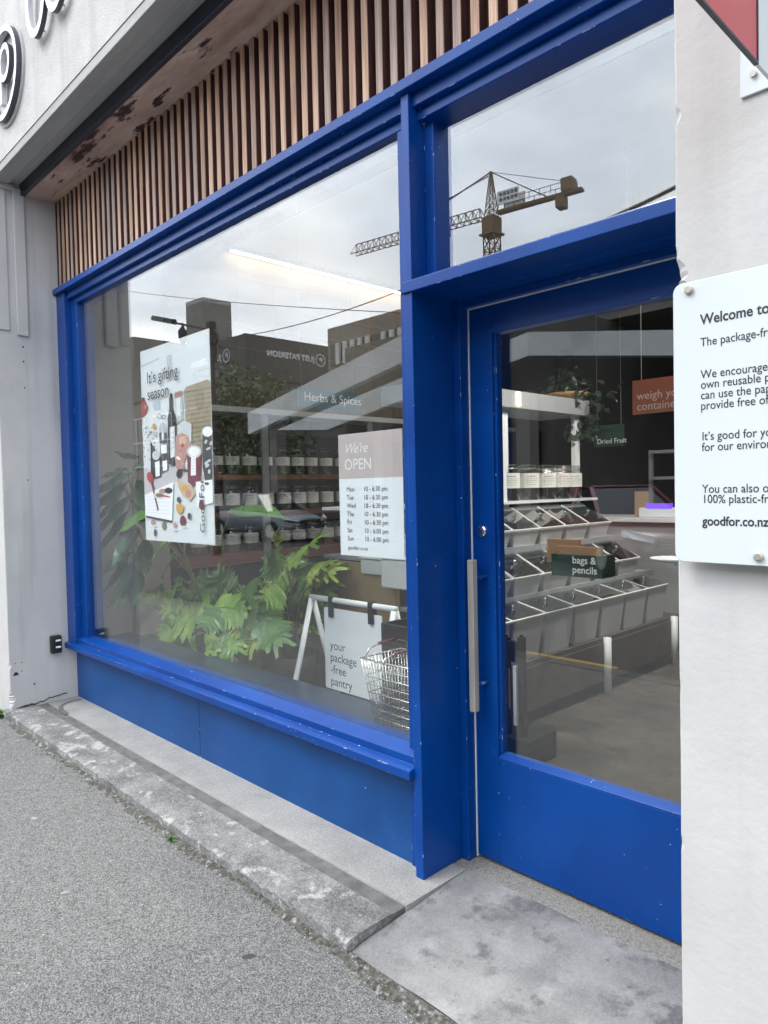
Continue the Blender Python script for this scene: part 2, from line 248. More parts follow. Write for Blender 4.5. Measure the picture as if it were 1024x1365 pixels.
def slat_material():
    m = bpy.data.materials.new('cedar_slats'); m.use_nodes = True; t = m.node_tree; b = t.nodes['Principled BSDF']; l = t.links.new
    co = N(t, 'ShaderNodeTexCoord'); sp_ = N(t, 'ShaderNodeSeparateXYZ'); l(co.outputs['Object'], sp_.inputs[0])
    dv = N(t, 'ShaderNodeMath', operation='MULTIPLY_ADD'); l(sp_.outputs[0], dv.inputs[0]); dv.inputs[1].default_value = 1/0.0747; dv.inputs[2].default_value = 100.0
    fl = N(t, 'ShaderNodeMath', operation='FLOOR'); l(dv.outputs[0], fl.inputs[0])
    wn = N(t, 'ShaderNodeTexWhiteNoise', noise_dimensions='1D'); l(fl.outputs[0], wn.inputs['W'])
    rp = N(t, 'ShaderNodeValToRGB'); e = rp.color_ramp.elements; e[0].color = (0.40, 0.225, 0.145, 1); e[1].color = (0.68, 0.46, 0.33, 1)
    k = e.new(0.1); k.color = (0.38, 0.31, 0.28, 1); k = e.new(0.35); k.color = (0.47, 0.29, 0.195, 1); k = e.new(0.7); k.color = (0.59, 0.385, 0.27, 1)
    l(wn.outputs['Value'], rp.inputs[0])
    ma = N(t, 'ShaderNodeMapping'); ma.inputs['Scale'].default_value = (60, 60, 2.5); l(co.outputs['Object'], ma.inputs[0])
    n = N(t, 'ShaderNodeTexNoise'); n.inputs['Scale'].default_value = 1.5; n.inputs['Detail'].default_value = 5; l(ma.outputs[0], n.inputs['Vector'])
    r2_ = N(t, 'ShaderNodeValToRGB'); r2_.color_ramp.elements[0].position = 0.3; r2_.color_ramp.elements[0].color = (0.55, 0.5, 0.48, 1); r2_.color_ramp.elements[1].position = 0.6; r2_.color_ramp.elements[1].color = (1.05, 1.05, 1.05, 1)
    l(n.outputs[0], r2_.inputs[0])
    mi = N(t, 'ShaderNodeMixRGB', blend_type='MULTIPLY'); mi.inputs[0].default_value = 1; l(rp.outputs[0], mi.inputs[1]); l(r2_.outputs[0], mi.inputs[2])
    l(mi.outputs[0], b.inputs['Base Color']); b.inputs['Roughness'].default_value = 0.65
    return m
slat_m = slat_material()
slat_side = mat('shaded_slat_side', (0.045, 0.016, 0.014), (0.10, 0.04, 0.033), 3, 0.75, stretch=(30, 30, 2))  # slat sides coloured dark to deepen the shade in the gaps
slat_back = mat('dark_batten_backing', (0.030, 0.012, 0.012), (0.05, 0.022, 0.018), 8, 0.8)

# ------------------------------------------------------------------ mesh helpers
class MB:
    def __init__(s): s.v = []; s.f = []; s.mi = []; s.mats = []
    def _m(s, m):
        if m is None: return 0
        if m not in s.mats: s.mats.append(m)
        return s.mats.index(m)
    def face(s, pts, m=None):
        i = len(s.v); s.v += [Vector(p) for p in pts]; s.f.append(list(range(i, i+len(pts)))); s.mi.append(s._m(m)); return s
    def raw(s, verts, faces, m=None):
        i = len(s.v); s.v += [Vector(p) for p in verts]; k = s._m(m)
        for f in faces: s.f.append([i+j for j in f]); s.mi.append(k)
        return s
    def box(s, x0, x1, y0, y1, z0, z1, m=None, M=None):
        V = [Vector((x, y, z)) for z in (z0, z1) for y in (y0, y1) for x in (x0, x1)]
        if M: V = [M @ q for q in V]
        return s.raw(V, [(0, 2, 3, 1), (4, 5, 7, 6), (0, 1, 5, 4), (2, 6, 7, 3), (0, 4, 6, 2), (1, 3, 7, 5)], m)
    def prism_x(s, prof, x0, x1, m=None):               # profile in (y,z), extruded along x
        n = len(prof); V = [(x0, y, z) for y, z in prof] + [(x1, y, z) for y, z in prof]
        F = [tuple(range(n))[::-1], tuple(range(n, 2*n))] + [(i, (i+1) % n, n+(i+1) % n, n+i) for i in range(n)]
        return s.raw(V, F, m)
    def extrude(s, poly, d, m=None):                    # 3-D polygon pushed along vector d
        n = len(poly); P = [Vector(p) for p in poly]; d = Vector(d)
        F = [tuple(range(n)), tuple(range(n, 2*n))[::-1]] + [(i, n+i, n+(i+1) % n, (i+1) % n) for i in range(n)]
        return s.raw(P + [p+d for p in P], F, m)
    def bar(s, a, b, wd, m=None, ht=None):
        a = Vector(a); b = Vector(b); d = b-a; Ln = d.length
        if Ln < 1e-6: return s
        M = Matrix.Translation(a) @ d.to_track_quat('Z', 'Y').to_matrix().to_4x4(); h = ht or wd
        return s.box(-wd/2, wd/2, -h/2, h/2, 0, Ln, m, M)
    def tube(s, pts, r, m=None, seg=8, closed=False, cap=True):
        P = [Vector(p) for p in pts]; n = len(P); rs = r if isinstance(r, (list, tuple)) else [r]*n
        V = []; up = None
        for i, p in enumerate(P):
            t = (P[(i+1) % n]-P[i-1]) if closed else (P[min(i+1, n-1)]-P[max(i-1, 0)])
            t.normalize()
            if up is None: up = Vector((0, 0, 1)) if abs(t.z) < 0.9 else Vector((1, 0, 0))
            a = t.cross(up); a.normalize(); b = a.cross(t); b.normalize(); up = b
            for k in range(seg):
                th = 2*math.pi*k/seg; V.append(p + (a*math.cos(th)+b*math.sin(th))*rs[i])
        F = []
        for i in range(n if closed else n-1):
            j = (i+1) % n
            for k in range(seg): F.append((i*seg+k, i*seg+(k+1) % seg, j*seg+(k+1) % seg, j*seg+k))
        if cap and not closed: F.append(tuple(range(seg))[::-1]); F.append(tuple(range((n-1)*seg, n*seg)))
        return s.raw(V, F, m)
    def lathe(s, prof, c=(0, 0, 0), m=None, seg=24, M=None, cap=True):   # profile (r,z)
        V = []; n = len(prof); c = Vector(c)
        for r, z in prof:
            for k in range(seg):
                th = 2*math.pi*k/seg; q = Vector((r*math.cos(th), r*math.sin(th), z))
                V.append((M @ q if M else q)+c)
        F = [(i*seg+k, i*seg+(k+1) % seg, (i+1)*seg+(k+1) % seg, (i+1)*seg+k) for i in range(n-1) for k in range(seg)]
        if cap: F.append(tuple(range(seg))[::-1]); F.append(tuple(range((n-1)*seg, n*seg)))
        return s.raw(V, F, m)
    def build(s, name, m=None, parent=None, bevel=0, smooth=False, label=None, segs=2):
        me = bpy.data.meshes.new(name)
        off = wloc(parent) if parent else Vector()
        me.from_pydata([tuple(v-off) for v in s.v], [], s.f); me.update()
        if s.mats:
            for q in s.mats: me.materials.append(q)
            me.polygons.foreach_set('material_index', s.mi)
        elif m: me.materials.append(m)
        bm = bmesh.new(); bm.from_mesh(me); bmesh.ops.recalc_face_normals(bm, faces=bm.faces); bm.to_mesh(me); bm.free()
        if smooth: me.polygons.foreach_set('use_smooth', [True]*len(me.polygons))
        o = bpy.data.objects.new(name, me); COL.objects.link(o)
        if parent: o.parent = parent
        if bevel:
            b = o.modifiers.new('bevel', 'BEVEL'); b.width = bevel; b.segments = segs; b.limit_method = 'ANGLE'; b.angle_limit = R(40)
        if label: o['label'] = label
        return o
def wloc(o):
    v = Vector()
    while o: v = v+o.location; o = o.parent
    return v
def thing(name, label, cat, loc=(0, 0, 0), group=None):
    o = bpy.data.objects.new(name, None); COL.objects.link(o); o.location = loc; o.empty_display_size = 0.1
    tag(o, label, cat, group); return o
def tag(o, label, cat, group=None, kind=None):
    if label: o['label'] = label
    if cat: o['category'] = cat
    if group: o['group'] = group
    if kind: o['kind'] = kind
    return o
def struct(o): o['kind'] = 'structure'; return o
def dup(root, loc, label=None, rotz=None):
    r = root.copy(); COL.objects.link(r); r.location = loc
    if rotz is not None: r.rotation_euler = (0, 0, rotz)
    if label: r['label'] = label
    for ch in list(root.children):
        c = ch.copy(); COL.objects.link(c); c.parent = r
        for g in ch.children:
            d = g.copy(); COL.objects.link(d); d.parent = c
    return r
def text_geo(s, size, spacing=1.0, line=1.0, align='LEFT', shear=0.0, bold=0.0):
    cu = bpy.data.curves.new('txt', 'FONT'); cu.body = s; cu.size = size; cu.space_character = spacing; cu.space_line = line
    cu.align_x = align; cu.shear = shear; cu.resolution_u = 4; cu.offset = bold
    ob = bpy.data.objects.new('txt', cu); COL.objects.link(ob)
    bpy.context.view_layer.update()
    dg = bpy.context.evaluated_depsgraph_get(); me = ob.evaluated_get(dg).to_mesh()
    V = [v.co.copy() for v in me.vertices]; F = [tuple(p.vertices) for p in me.polygons]
    ob.evaluated_get(dg).to_mesh_clear(); bpy.data.objects.remove(ob); bpy.data.curves.remove(cu)
    return V, F
def text(mb, s, size, org, ux=(1, 0, 0), uy=(0, 0, 1), m=None, **kw):   # lettering laid on a plane: org + u*ux + v*uy
    V, F = text_geo(s, size, **kw); o = Vector(org); a = Vector(ux); b = Vector(uy)
    mb.raw([o+a*v.x+b*v.y for v in V], F, m); return mb
ORD = ['first', 'second', 'third', 'fourth', 'fifth', 'sixth', 'seventh', 'eighth', 'ninth', 'tenth', 'eleventh', 'twelfth', 'thirteenth', 'fourteenth', 'fifteenth', 'sixteenth']

# ------------------------------------------------------------------ ground, road
FL = 0.05                                 # shop floor and ledge level
X0 = -5.184                               # left end of the shopfront (face of the left pier's return)
YF = 1.857                                # front face of the blue frame
YG = 1.93                                 # window glass
YD = 2.127                                # door face
YP = 1.47                                 # street face of piers and upper wall
XJ = -0.64                                # left edge of the right pier
mb = MB(); mb.face([(-300, -300, -0.15), (300, -300, -0.15), (300, 300, -0.15), (-300, 300, -0.15)]); struct(mb.build('ground', road_m))
mb = MB(); mb.box(-70, 40, -0.80, YP+0.6, -0.3, 0.0); struct(mb.build('pavement', pave))
mb = MB(); mb.box(-70, 40, -0.95, -0.80, -0.3, 0.004); struct(mb.build('kerb', mortar))
mb = MB(); mb.box(-70, 40, -10.5, -0.95, -0.3, -0.03); struct(mb.build('road', road_m))
mb = MB(); mb.box(-70, 40, -14.0, -10.5, -0.3, 0.0); struct(mb.build('far_pavement', pave))
mb = MB(); mb.box(-3.75, -2.86, -1.12, -1.02, -0.03, -0.026)
o = mb.build('painted_road_line', yellow); o['kind'] = 'structure'

# ------------------------------------------------------------------ concrete ledge, joint, slab
rnd = random.Random(3)
def ledge_strip(x0, x1, yf, yb, zt, zb, chip, name, m, step=0.03, rough=0.002, zjit=0.002):
    n = int((x1-x0)/step); V = []; F = []
    cur = 0
    for i in range(n+1):
        x = x0+(x1-x0)*i/n
        cur = 0.7*cur+0.3*rnd.uniform(0, chip)
        c = cur + (chip*1.6 if rnd.random() < 0.05 else 0)
        j = rnd.uniform(-zjit, zjit)
        V += [(x, yf+rnd.uniform(-rough, rough)*2, zb), (x, yf+rnd.uniform(-rough, rough)*2, zt-c*0.7-0.003), (x, yf+c*0.35+0.004, zt-c*0.25-0.001), (x, yf+c+0.012, zt+j), (x, (yf+yb)/2, zt+rnd.uniform(-zjit, zjit)*0.6), (x, yb, zt), (x, yb, zb)]
    k = 7
    for i in range(n):
        for q in range(k-1): F.append((i*k+q, i*k+q+1, (i+1)*k+q+1, (i+1)*k+q))
    F.append(tuple(range(k))); F.append(tuple(range(n*k, n*k+k)))
    b = MB(); b.raw(V, F); return b
mb = ledge_strip(X0-0.05, -1.695, 1.435, 1.635, FL, -0.1, 0.014, 'kerb_ledge', concrete)
struct(mb.build('concrete_ledge', concrete))
mb = MB(); mb.box(X0-.04, -1.698, 1.634, 1.703, -0.1, FL-0.006)
ct_ = [(-4.80, 1.70), (-4.92, 1.705), (-5.0, 1.73), (-5.05, 1.775), (-5.075, 1.83), (-5.08, 1.90)]
for (xa, ya_), (xb, yb_) in zip(ct_[:-1], ct_[1:]):
    d_ = Vector((xb-xa, yb_-ya_, 0)).normalized(); s_ = Vector((-d_.y, d_.x, 0))*.016
    mb.face([Vector((xa, ya_, FL+.0012))-s_, Vector((xb, yb_, FL+.0012))-s_, Vector((xb, yb_, FL+.0012))+s_, Vector((xa, ya_, FL+.0012))+s_])
struct(mb.build('mortar_joint', mortar))
mb = MB(); mb.box(X0-0.05, -1.692, 1.702, 2.02, -0.1, FL)
struct(mb.build('inner_ledge', concrete_light))
# entrance slab: falls gently to the street
mb = MB(); V = []; F = []
nx, ny = 24, 14
for j in range(ny+1):
    for i in range(nx+1):
        x = -1.69+(i/nx)*2.4; y = 1.452+(j/ny)*(2.03-1.452)
        V.append((x, y+(rnd.uniform(-0.006, 0.004) if j == 0 else 0), 0.016+0.034*(j/ny)-(0.006 if j == 0 else 0)))
for j in range(ny):
    for i in range(nx): a = j*(nx+1)+i; F.append((a, a+1, a+nx+2, a+nx+1))
mb.raw(V, F)
mb.face([V[0], V[nx], Vector(V[nx])-Vector((0, 0, .08)), Vector(V[0])-Vector((0, 0, .08))])
struct(mb.build('entrance_slab', slab_m, smooth=False))
mb = MB(); mb.box(-1.80, 0.7, 2.026, 2.22, -0.1, FL-0.002); struct(mb.build('threshold', grit))
# crumbling dirt strip at the foot of the ledge
mb = MB(); V = []; F = []; n = 240
for i in range(n+1):
    x = X0+0.15+(1.5+3.9)*i/n
    wd = 0.012+0.026*abs(math.sin(i*0.13)*math.sin(i*0.041+1))+rnd.uniform(0, 0.025)
    V += [(x, 1.445, 0.009+rnd.uniform(0, 0.003)), (x, 1.435-wd*0.5, 0.005+rnd.uniform(0, 0.002)), (x, 1.435-wd, 0.0005)]
for i in range(n):
    for q in range(2): F.append((i*3+q, i*3+q+1, i*3+q+4, i*3+q+3))
mb.raw(V, F); o = mb.build('dirt_line', dirt); o['kind'] = 'structure'
# loose grit stones along the crack
mb = MB()
for i in range(240):
    x = rnd.uniform(X0, -0.7); y = 1.43-abs(rnd.gauss(0, 0.05)); r = rnd.uniform(0.0012, 0.004)
    M = Matrix.Translation((x, y, r*0.6)) @ Euler((rnd.random()*3, rnd.random()*3, rnd.random()*3)).to_matrix().to_4x4()
    mb.box(-r, r, -r*0.8, r*0.8, -r*0.6, r*0.6, None, M)
tag(mb.build('loose_grit', grit), 'loose grey grit and stone chips along the foot of the ledge', 'grit', kind='stuff')
def weed(c, n, s, label):
    c = Vector(c); b = MB()
    for i in range(n):
        a = rnd.uniform(0, 6.28); l = s*rnd.uniform(0.4, 1.0); d = Vector((math.cos(a), math.sin(a), rnd.uniform(0.3, 1.4))).normalized()
        p = c+Vector((rnd.gauss(0, s*0.5), rnd.gauss(0, s*0.16), 0.002)); side = d.cross(Vector((0, 0, 1))).normalized()*l*0.22
        q = p+d*l*0.55; tip = p+d*l-Vector((0, 0, l*0.25))
        b.face([p, q-side, tip, q+side])
    tag(b.build('weed', weed_m), label, 'weed')
weed((-5.30, 1.40, 0), 150, 0.075, 'leafy green weed at the foot of the left white pier')
weed((-2.80, 1.405, 0), 46, 0.03, 'tiny tuft of yellow green weed in the crack under the ledge')

# ------------------------------------------------------------------ shop building
shop = thing('shop_building', 'white concrete corner shop building with blue framed shopfront and timber slats', 'shop building', (X0, YP, 0))
def chipped_pier(x, sign, xfar, z0, z1, chips, name, m_front, m_side, yb):
    """pier whose street corner at x has chips; sign=+1: body runs to +x"""
    b = MB(); zs = []; z = z0
    while z < z1: zs.append(z); z += 0.009
    zs.append(z1); ring = []
    for z in zs:
        c = 0.0045+0.0012*math.sin(z*9)+rnd.uniform(0, .0005)
        for zc, h, d in chips:
            if abs(z-zc) < h: c += d*(1-abs((z-zc)/h)**1.5)*rnd.uniform(0.45, 1.15)
        ring.append([(x, yb, z), (x, YP+c, z), (x+sign*c*0.45, YP+c*0.4, z), (x+sign*c, YP, z), (xfar, YP, z), (xfar, yb, z)])
    for i in range(len(zs)-1):
        A, B = ring[i], ring[i+1]
        for k in range(5): b.face([A[k], A[k+1], B[k+1], B[k]], m_side if k == 0 else m_front)
    b.face(ring[-1], m_front); b.face(ring[0], m_front)
    return b.build(name, None, shop)
chipped_pier(X0, -1, -7.2, -0.2, 3.62, [(0.35, 0.03, 0.012), (0.12, 0.06, 0.03)], 'pier', white_wall, shaded_white_paint, 2.02)
chipped_pier(XJ, 1, 1.9, -0.2, 3.62, [(1.955, 0.010, 0.009), (1.905, 0.045, 0.026), (1.865, 0.03, 0.028), (2.232, 0.020, 0.013), (1.05, 0.02, 0.004), (0.72, 0.015, 0.004)], 'pier', white_wall, shaded_white_paint, 2.4)
# beam / upper wall
mb = MB(); mb.box(-7.2, 1.9, YP, 2.4, 3.622, 7.5); mb.build('upper_wall', stucco, shop)
mb = MB(); mb.box(X0, XJ, YP+0.004, 1.575, 3.570, 3.622); mb.box(X0, XJ, 1.575, 1.645, 3.588, 3.622)
mb.build('beam_soffit', beam_conc, shop, bevel=0.004)
mb = MB(); mb.box(X0+0.002, XJ, 1.645, 1.672, 3.515, 3.62); mb.build('steel_edge', steel_dark, shop, bevel=0.002)
mb = MB()
for a, b2 in ((X0+0.002, -3.12), (-3.118, XJ)): mb.box(a, b2, 1.672, 1.93, 3.528, 3.60)
mb.build('soffit_board', ply, shop)
# conduit and trim on the pier's return
mb = MB(); mb.box(X0, X0+0.022, 1.595, 1.668, 2.575, 3.56); mb.build('conduit', shaded_white_paint, shop, bevel=0.006, segs=3)
mb = MB(); mb.box(X0, X0+0.012, 1.485, 1.552, 2.60, 3.55); mb.build('cover_strip', shaded_white_paint, shop, bevel=0.004)
mb = MB(); mb.box(X0, X0+0.03, 1.475, 1.60, 3.535, 3.57); mb.build('bearing_plate', shaded_white_paint, shop, bevel=0.006)
# bolt holes of a removed fitting
for (px, py, s) in ((20.5, 884.5, .004), (29, 883, .004), (29, 894.5, .004), (46, 911.5, .006), (31, 462.5, .006), (31.5, 482, .006), (33, 517, .005), (37, 640, .005)):
    p = atx(px, py, X0); mb = MB(); mb.lathe([(s, -0.002), (s, 0.0015)], p, None, 10, Matrix.Rotation(R(90), 4, 'Y')); mb.build('bolt_hole', black, shop)
p = atx(21, 899, X0); mb = MB(); mb.extrude([(X0+0.0015, p.y-.018, p.z-.008), (X0+0.0015, p.y+.02, p.z-.007), (X0+0.0015, p.y+.012, p.z+.012), (X0+0.0015, p.y-.004, p.z+.016)], (-.002, 0, 0))
mb.build('bolt_hole', black, shop)
# cracked mortar at the foot of the return
mb = MB(); prev = None
pts = [(X0+.001, 1.54+i*0.02, 0.055+0.018*(i/14)+rnd.uniform(-.006, .006)+(0.012 if i > 8 else 0)) for i in range(16)]
mb.tube(pts, 0.004, seg=5); mb.tube([(X0+.004, 1.50, .049), (X0+.01, 1.56, .062), (X0+.004, 1.62, .06)], 0.004, seg=5); mb.build('mortar_crack', ink, shop)
# slat cladding
mb = MB(); P = 0.0747; x = X0+0.018; i = 0
while x < XJ-0.02:
    kx = (math.floor(x/P))*P
    a = kx+0.012; wdt = 0.034+rnd.uniform(-.0015, .0015)
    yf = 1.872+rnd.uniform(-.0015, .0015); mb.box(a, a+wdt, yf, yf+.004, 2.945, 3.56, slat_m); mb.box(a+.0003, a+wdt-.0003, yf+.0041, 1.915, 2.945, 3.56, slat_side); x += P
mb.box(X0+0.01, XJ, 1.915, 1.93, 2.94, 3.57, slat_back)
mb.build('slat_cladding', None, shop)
mb = MB(); mb.box(X0, X0+0.016, 1.876, 1.93, 2.94, 3.53); mb.build('cladding_end_trim', steel_dark, shop)
# ---- main window: frame with panes and sill
XM0, XM1 = -1.793, -1.755                     # mullion edges
mb = MB()
mb.prism_x([(1.836, 2.884), (1.836, 2.921), (1.878, 2.953), (1.93, 2.953), (1.93, 2.884)], X0+0.004, XJ)   # drip trim
mb.box(X0+0.003, XJ, 1.878, 2.02, 2.836, 2.8835)
mb.box(X0+0.003, XJ, 1.905, 2.02, 2.798, 2.8355)                                                              # stepped head
mb.box(X0, X0+0.145, 1.861, 2.02, 0.40, 2.8835)                                                              # left stile
mb.box(X0+0.145, X0+0.245, 1.905, 2.02, 0.40, 2.7975)
mb.box(XM0, XM1, YF, 2.10, FL, 2.8835)                                                                       # mullion and door cheek
mb.box(-1.86, XM0, 1.905, 2.02, FL, 2.7975)
mb.box(XM1, -1.712, 1.938, 2.02, 2.215, 2.8355)                                                                 # transom light bead
win = mb.build('window', blue, shop, bevel=0.0025)
mb = MB(); mb.prism_x([(1.833, 0.414), (1.833, 0.448), (1.872, 0.458), (1.872, 0.488), (1.93, 0.512), (2.0, 0.512), (2.0, 0.43), (1.925, 0.43), (1.925, 0.414)], X0+0.004, XM0-0.0)
mb.build('sill', blue, win, bevel=0.003)
mb = MB(); mb.box(X0+0.2, -1.83, YG, YG+0.008, 0.49, 2.82); mb.build('pane', pane, win)
mb = MB(); mb.prism_x([(1.848, 2.182), (1.848, 2.222), (1.945, 2.262), (2.02, 2.262), (2.02, 2.182)], XM0-0.012, XJ)
mb.box(XM1, XJ, 2.02, 2.115, 2.183, 2.27)
tb = mb.build('transom', blue, shop, bevel=0.003)
mb = MB(); mb.box(-1.74, XJ, 1.965, 1.973, 2.24, 2.825); mb.build('pane', pane, tb)
mb = MB(); mb.box(X0+0.003, -3.459, 1.915, 2.0, FL-.02, 0.4135); mb.box(-3.456, XM0, 1.915, 2.0, FL-.02, 0.4135); mb.build('stall_riser', blue_riser, shop, bevel=0.002)
# ---- door and its frame
mb = MB(); mb.box(XM1, -1.722, 2.078, 2.2, FL, 2.183); mb.box(-1.722, XJ, 2.10, 2.2, 2.157, 2.183); mb.build('door_frame', blue, shop, bevel=0.002)
mb = MB(); mb.box(-1.7205, -1.7165, 2.124, 2.17, FL+.004, 2.1565); mb.box(-1.7165, XJ, 2.124, 2.17, 2.152, 2.1565); mb.build('door_seal', white_plastic, shop)
DX0, DX1 = -1.7155, XJ-0.0
mb = MB()
GX0, GX1, GZ0, GZ1 = -1.612, -0.60, 0.462, 2.047
mb.box(DX0, GX0, YD, YD+.045, FL+.012, 2.1515)
mb.box(GX0, DX1, YD, YD+.045, FL+.012, GZ0); mb.box(GX0, DX1, YD, YD+.045, GZ1, 2.1515)
mb.prism_x([(YD+.0005, GZ0), (YD+.0005, GZ0+.004), (YD+.02, GZ0+.02), (YD+.044, GZ0+.02), (YD+.044, GZ0)], GX0, DX1)
door = mb.build('door', blue, shop, bevel=0.002)
mb = MB(); mb.box(GX0, GX0+.012, YD+.012, YD+.044, GZ0+.02, GZ1); mb.build('glazing_bead', blue, door)
mb = MB(); mb.box(GX0+.005, DX1, YD+.022, YD+.028, GZ0+.01, GZ1+.01); mb.build('pane', pane, door)
mb = MB(); mb.box(-1.687, -1.660, 2.054, 2.081, 0.642, 1.213, None)
h = mb.build('handle', metal, door, bevel=0.003)
for z in (1.145, 0.745):
    mb = MB(); mb.tube([(-1.667, 2.08, z), (-1.655, YD, z)], 0.007, seg=10); mb.build('bracket', blue, h)
p = at(643, 708, YD); Mr = Matrix.Rotation(R(90), 4, 'X')
mb = MB(); mb.lathe([(0.021, 0.0), (0.021, 0.006), (0.017, 0.010), (0.013, 0.0105), (0.012, 0.014), (0.0, 0.014)], p, None, 24, Mr, cap=False)
lk = mb.build('lock', chrome, door, smooth=False)
mb = MB(); mb.box(p.x-.0015, p.x+.0015, p.y-.0155, p.y-.013, p.z-.006, p.z+.006); mb.build('keyhole', black, lk)
# interior shell
XL, YB, XR = -5.75, 9.6, 2.4
mb = MB(); mb.box(XL, XR, 2.2, YB, -0.1, FL-.002); struct(mb.build('shop_floor', shop_floor_m))
mb = MB(); mb.box(XL-.1, XL, 2.02, 2.95, 0, 4.6); mb.build('interior_wall', lit_tan_wall, shop)
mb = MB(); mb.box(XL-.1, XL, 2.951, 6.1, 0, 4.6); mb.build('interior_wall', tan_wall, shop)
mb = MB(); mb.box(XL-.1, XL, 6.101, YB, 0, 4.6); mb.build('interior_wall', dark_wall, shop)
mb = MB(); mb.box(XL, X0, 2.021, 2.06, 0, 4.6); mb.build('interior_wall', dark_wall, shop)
mb = MB(); mb.box(XL-.1, XR, YB, YB+.1, 0, 4.6); mb.box(XR, XR+.1, 2.42, YB, 0, 4.6); mb.build('interior_wall', dark_wall, shop)
mb = MB(); mb.box(XL, XR, 3.6, 6.1, 3.74, 3.80); mb.build('ceiling', ceil_m, shop)
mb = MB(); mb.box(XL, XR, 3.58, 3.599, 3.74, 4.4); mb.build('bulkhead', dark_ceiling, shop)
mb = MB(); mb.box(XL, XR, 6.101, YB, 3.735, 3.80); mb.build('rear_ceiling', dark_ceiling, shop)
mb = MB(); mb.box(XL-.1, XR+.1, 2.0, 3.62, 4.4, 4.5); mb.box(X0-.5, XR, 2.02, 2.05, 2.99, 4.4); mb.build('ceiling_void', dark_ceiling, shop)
mb = MB()   # wall panel joints
for z in (3.50, 3.28, 3.06, 2.84): mb.box(XL, XL+.003, 3.6, 6.1, z, z+.006)
for k in range(6): mb.box(XL, XL+.003, 3.7+.42*k, 3.704+.42*k, 1.9, 3.7)
mb.build('panel_joint', kraft, shop)
mb = MB(); mb.box(XL+.001, XL+.10, 3.601, 6.099, 3.708, 3.7395); lh_ = mb.build('led_glow_shield', dark_ceiling, shop)  # opaque box added to keep the strip's glow off the ceiling
mb = MB(); mb.box(XL+.05, XL+.085, 3.61, 6.09, 3.700, 3.7075); mb.build('led_strip', led, lh_)

# ------------------------------------------------------------------ things fixed to the front
kb = thing('key_safe', 'small black key safe with two white tabs on the left pier return', 'key safe', (X0, 1.77, 0.45))
p = atx(73, 858, X0); y0, z0 = p.y, p.z
mb = MB(); mb.box(X0, X0+.045, y0-.036, y0+.036, z0-.062, z0+.062); mb.build('body', black, kb, bevel=0.01, segs=3)
for dz in (.022, -.024):
    mb = MB(); mb.box(X0+.045, X0+.0465, y0-.008, y0+.026, z0+dz, z0+dz+.012); mb.build('tab', white_plastic, kb)
mb = MB(); mb.box(X0+.045, X0+.052, y0-.012, y0+.03, z0+.008, z0+.014); mb.build('catch', black_metal, kb)

# welcome board on the right pier
ws = thing('notice_board', 'white metal welcome board with dark text screwed to the right white pier', 'sign', (-0.2, 1.43, 1.6))
def rrect(x0, x1, z0, z1, r, y, n=6):
    P = []
    for cx, cz, a0 in ((x1-r, z0+r, -90), (x1-r, z1-r, 0), (x0+r, z1-r, 90), (x0+r, z0+r, 180)):
        for k in range(n+1):
            a = R(a0+90*k/n); P.append((cx+r*math.cos(a), y, cz+r*math.sin(a)))
    return P
SX0, SX1, SZ0, SZ1 = -0.628, 0.30, 1.322, 1.879
mb = MB(); mb.extrude(rrect(SX0, SX1, SZ0, SZ1, .018, 1.430), (0, .004, 0)); mb.build('board', sign_white, ws, bevel=.001, segs=1)
mb = MB()
def wline(px, py, s, size, bold=0.0):
    mb = MB(); p = at(px, py, 1.4295); text(mb, s, size, p, (.80, 0, 0), (0, 0, .93), m=ink, bold=bold); mb.build('text', None, ws)
wline(933.5, 433, 'Welcome to our shop', .0305, .0006)
wline(933.5, 462, 'The package-free pantry', .0255, .0001)
for s, y in (('We encourage you to bring your', 505.5), ('own reusable packaging, or you', 522), ('can use the paper bags that we', 537), ('provide free of charge.', 546)): pass
for s, y in (('We encourage you to bring your', 505), ('own reusable packaging, or you', 518.5), ('can use the paper bags that we', 532.5), ('provide free of charge.', 546.5)): wline(934, y, s, .0255, .0001)
wline(935.5, 587, 'It\u2019s good for you and good', .0255, .0001); wline(935.5, 601.5, 'for our environment.', .0255, .0001)
wline(936, 657, 'You can also order online', .0255, .0001); wline(936, 670.5, '100% plastic-free', .0255, .0001)
wline(936.5, 700, 'goodfor.co.nz', .027, .0006)
for px, py in ((919, 387), (1012, 742)):
    p = at(px, py, 1.43); mb = MB(); mb.lathe([(0.0085, 0), (0.0085, .006), (.006, .008), (0, .008)], p, None, 20, Mr, cap=False); mb.build('screw', metal, ws)
for x, z in ((SX1-.03, SZ1-.03), (SX1-.03, SZ0+.03), (SX0+.02, SZ0+.03)):
    mb = MB(); mb.lathe([(0.009, -.004), (.009, -.0375)], (x, 1.43, z), None, 14, Mr); mb.build('standoff', metal, ws)

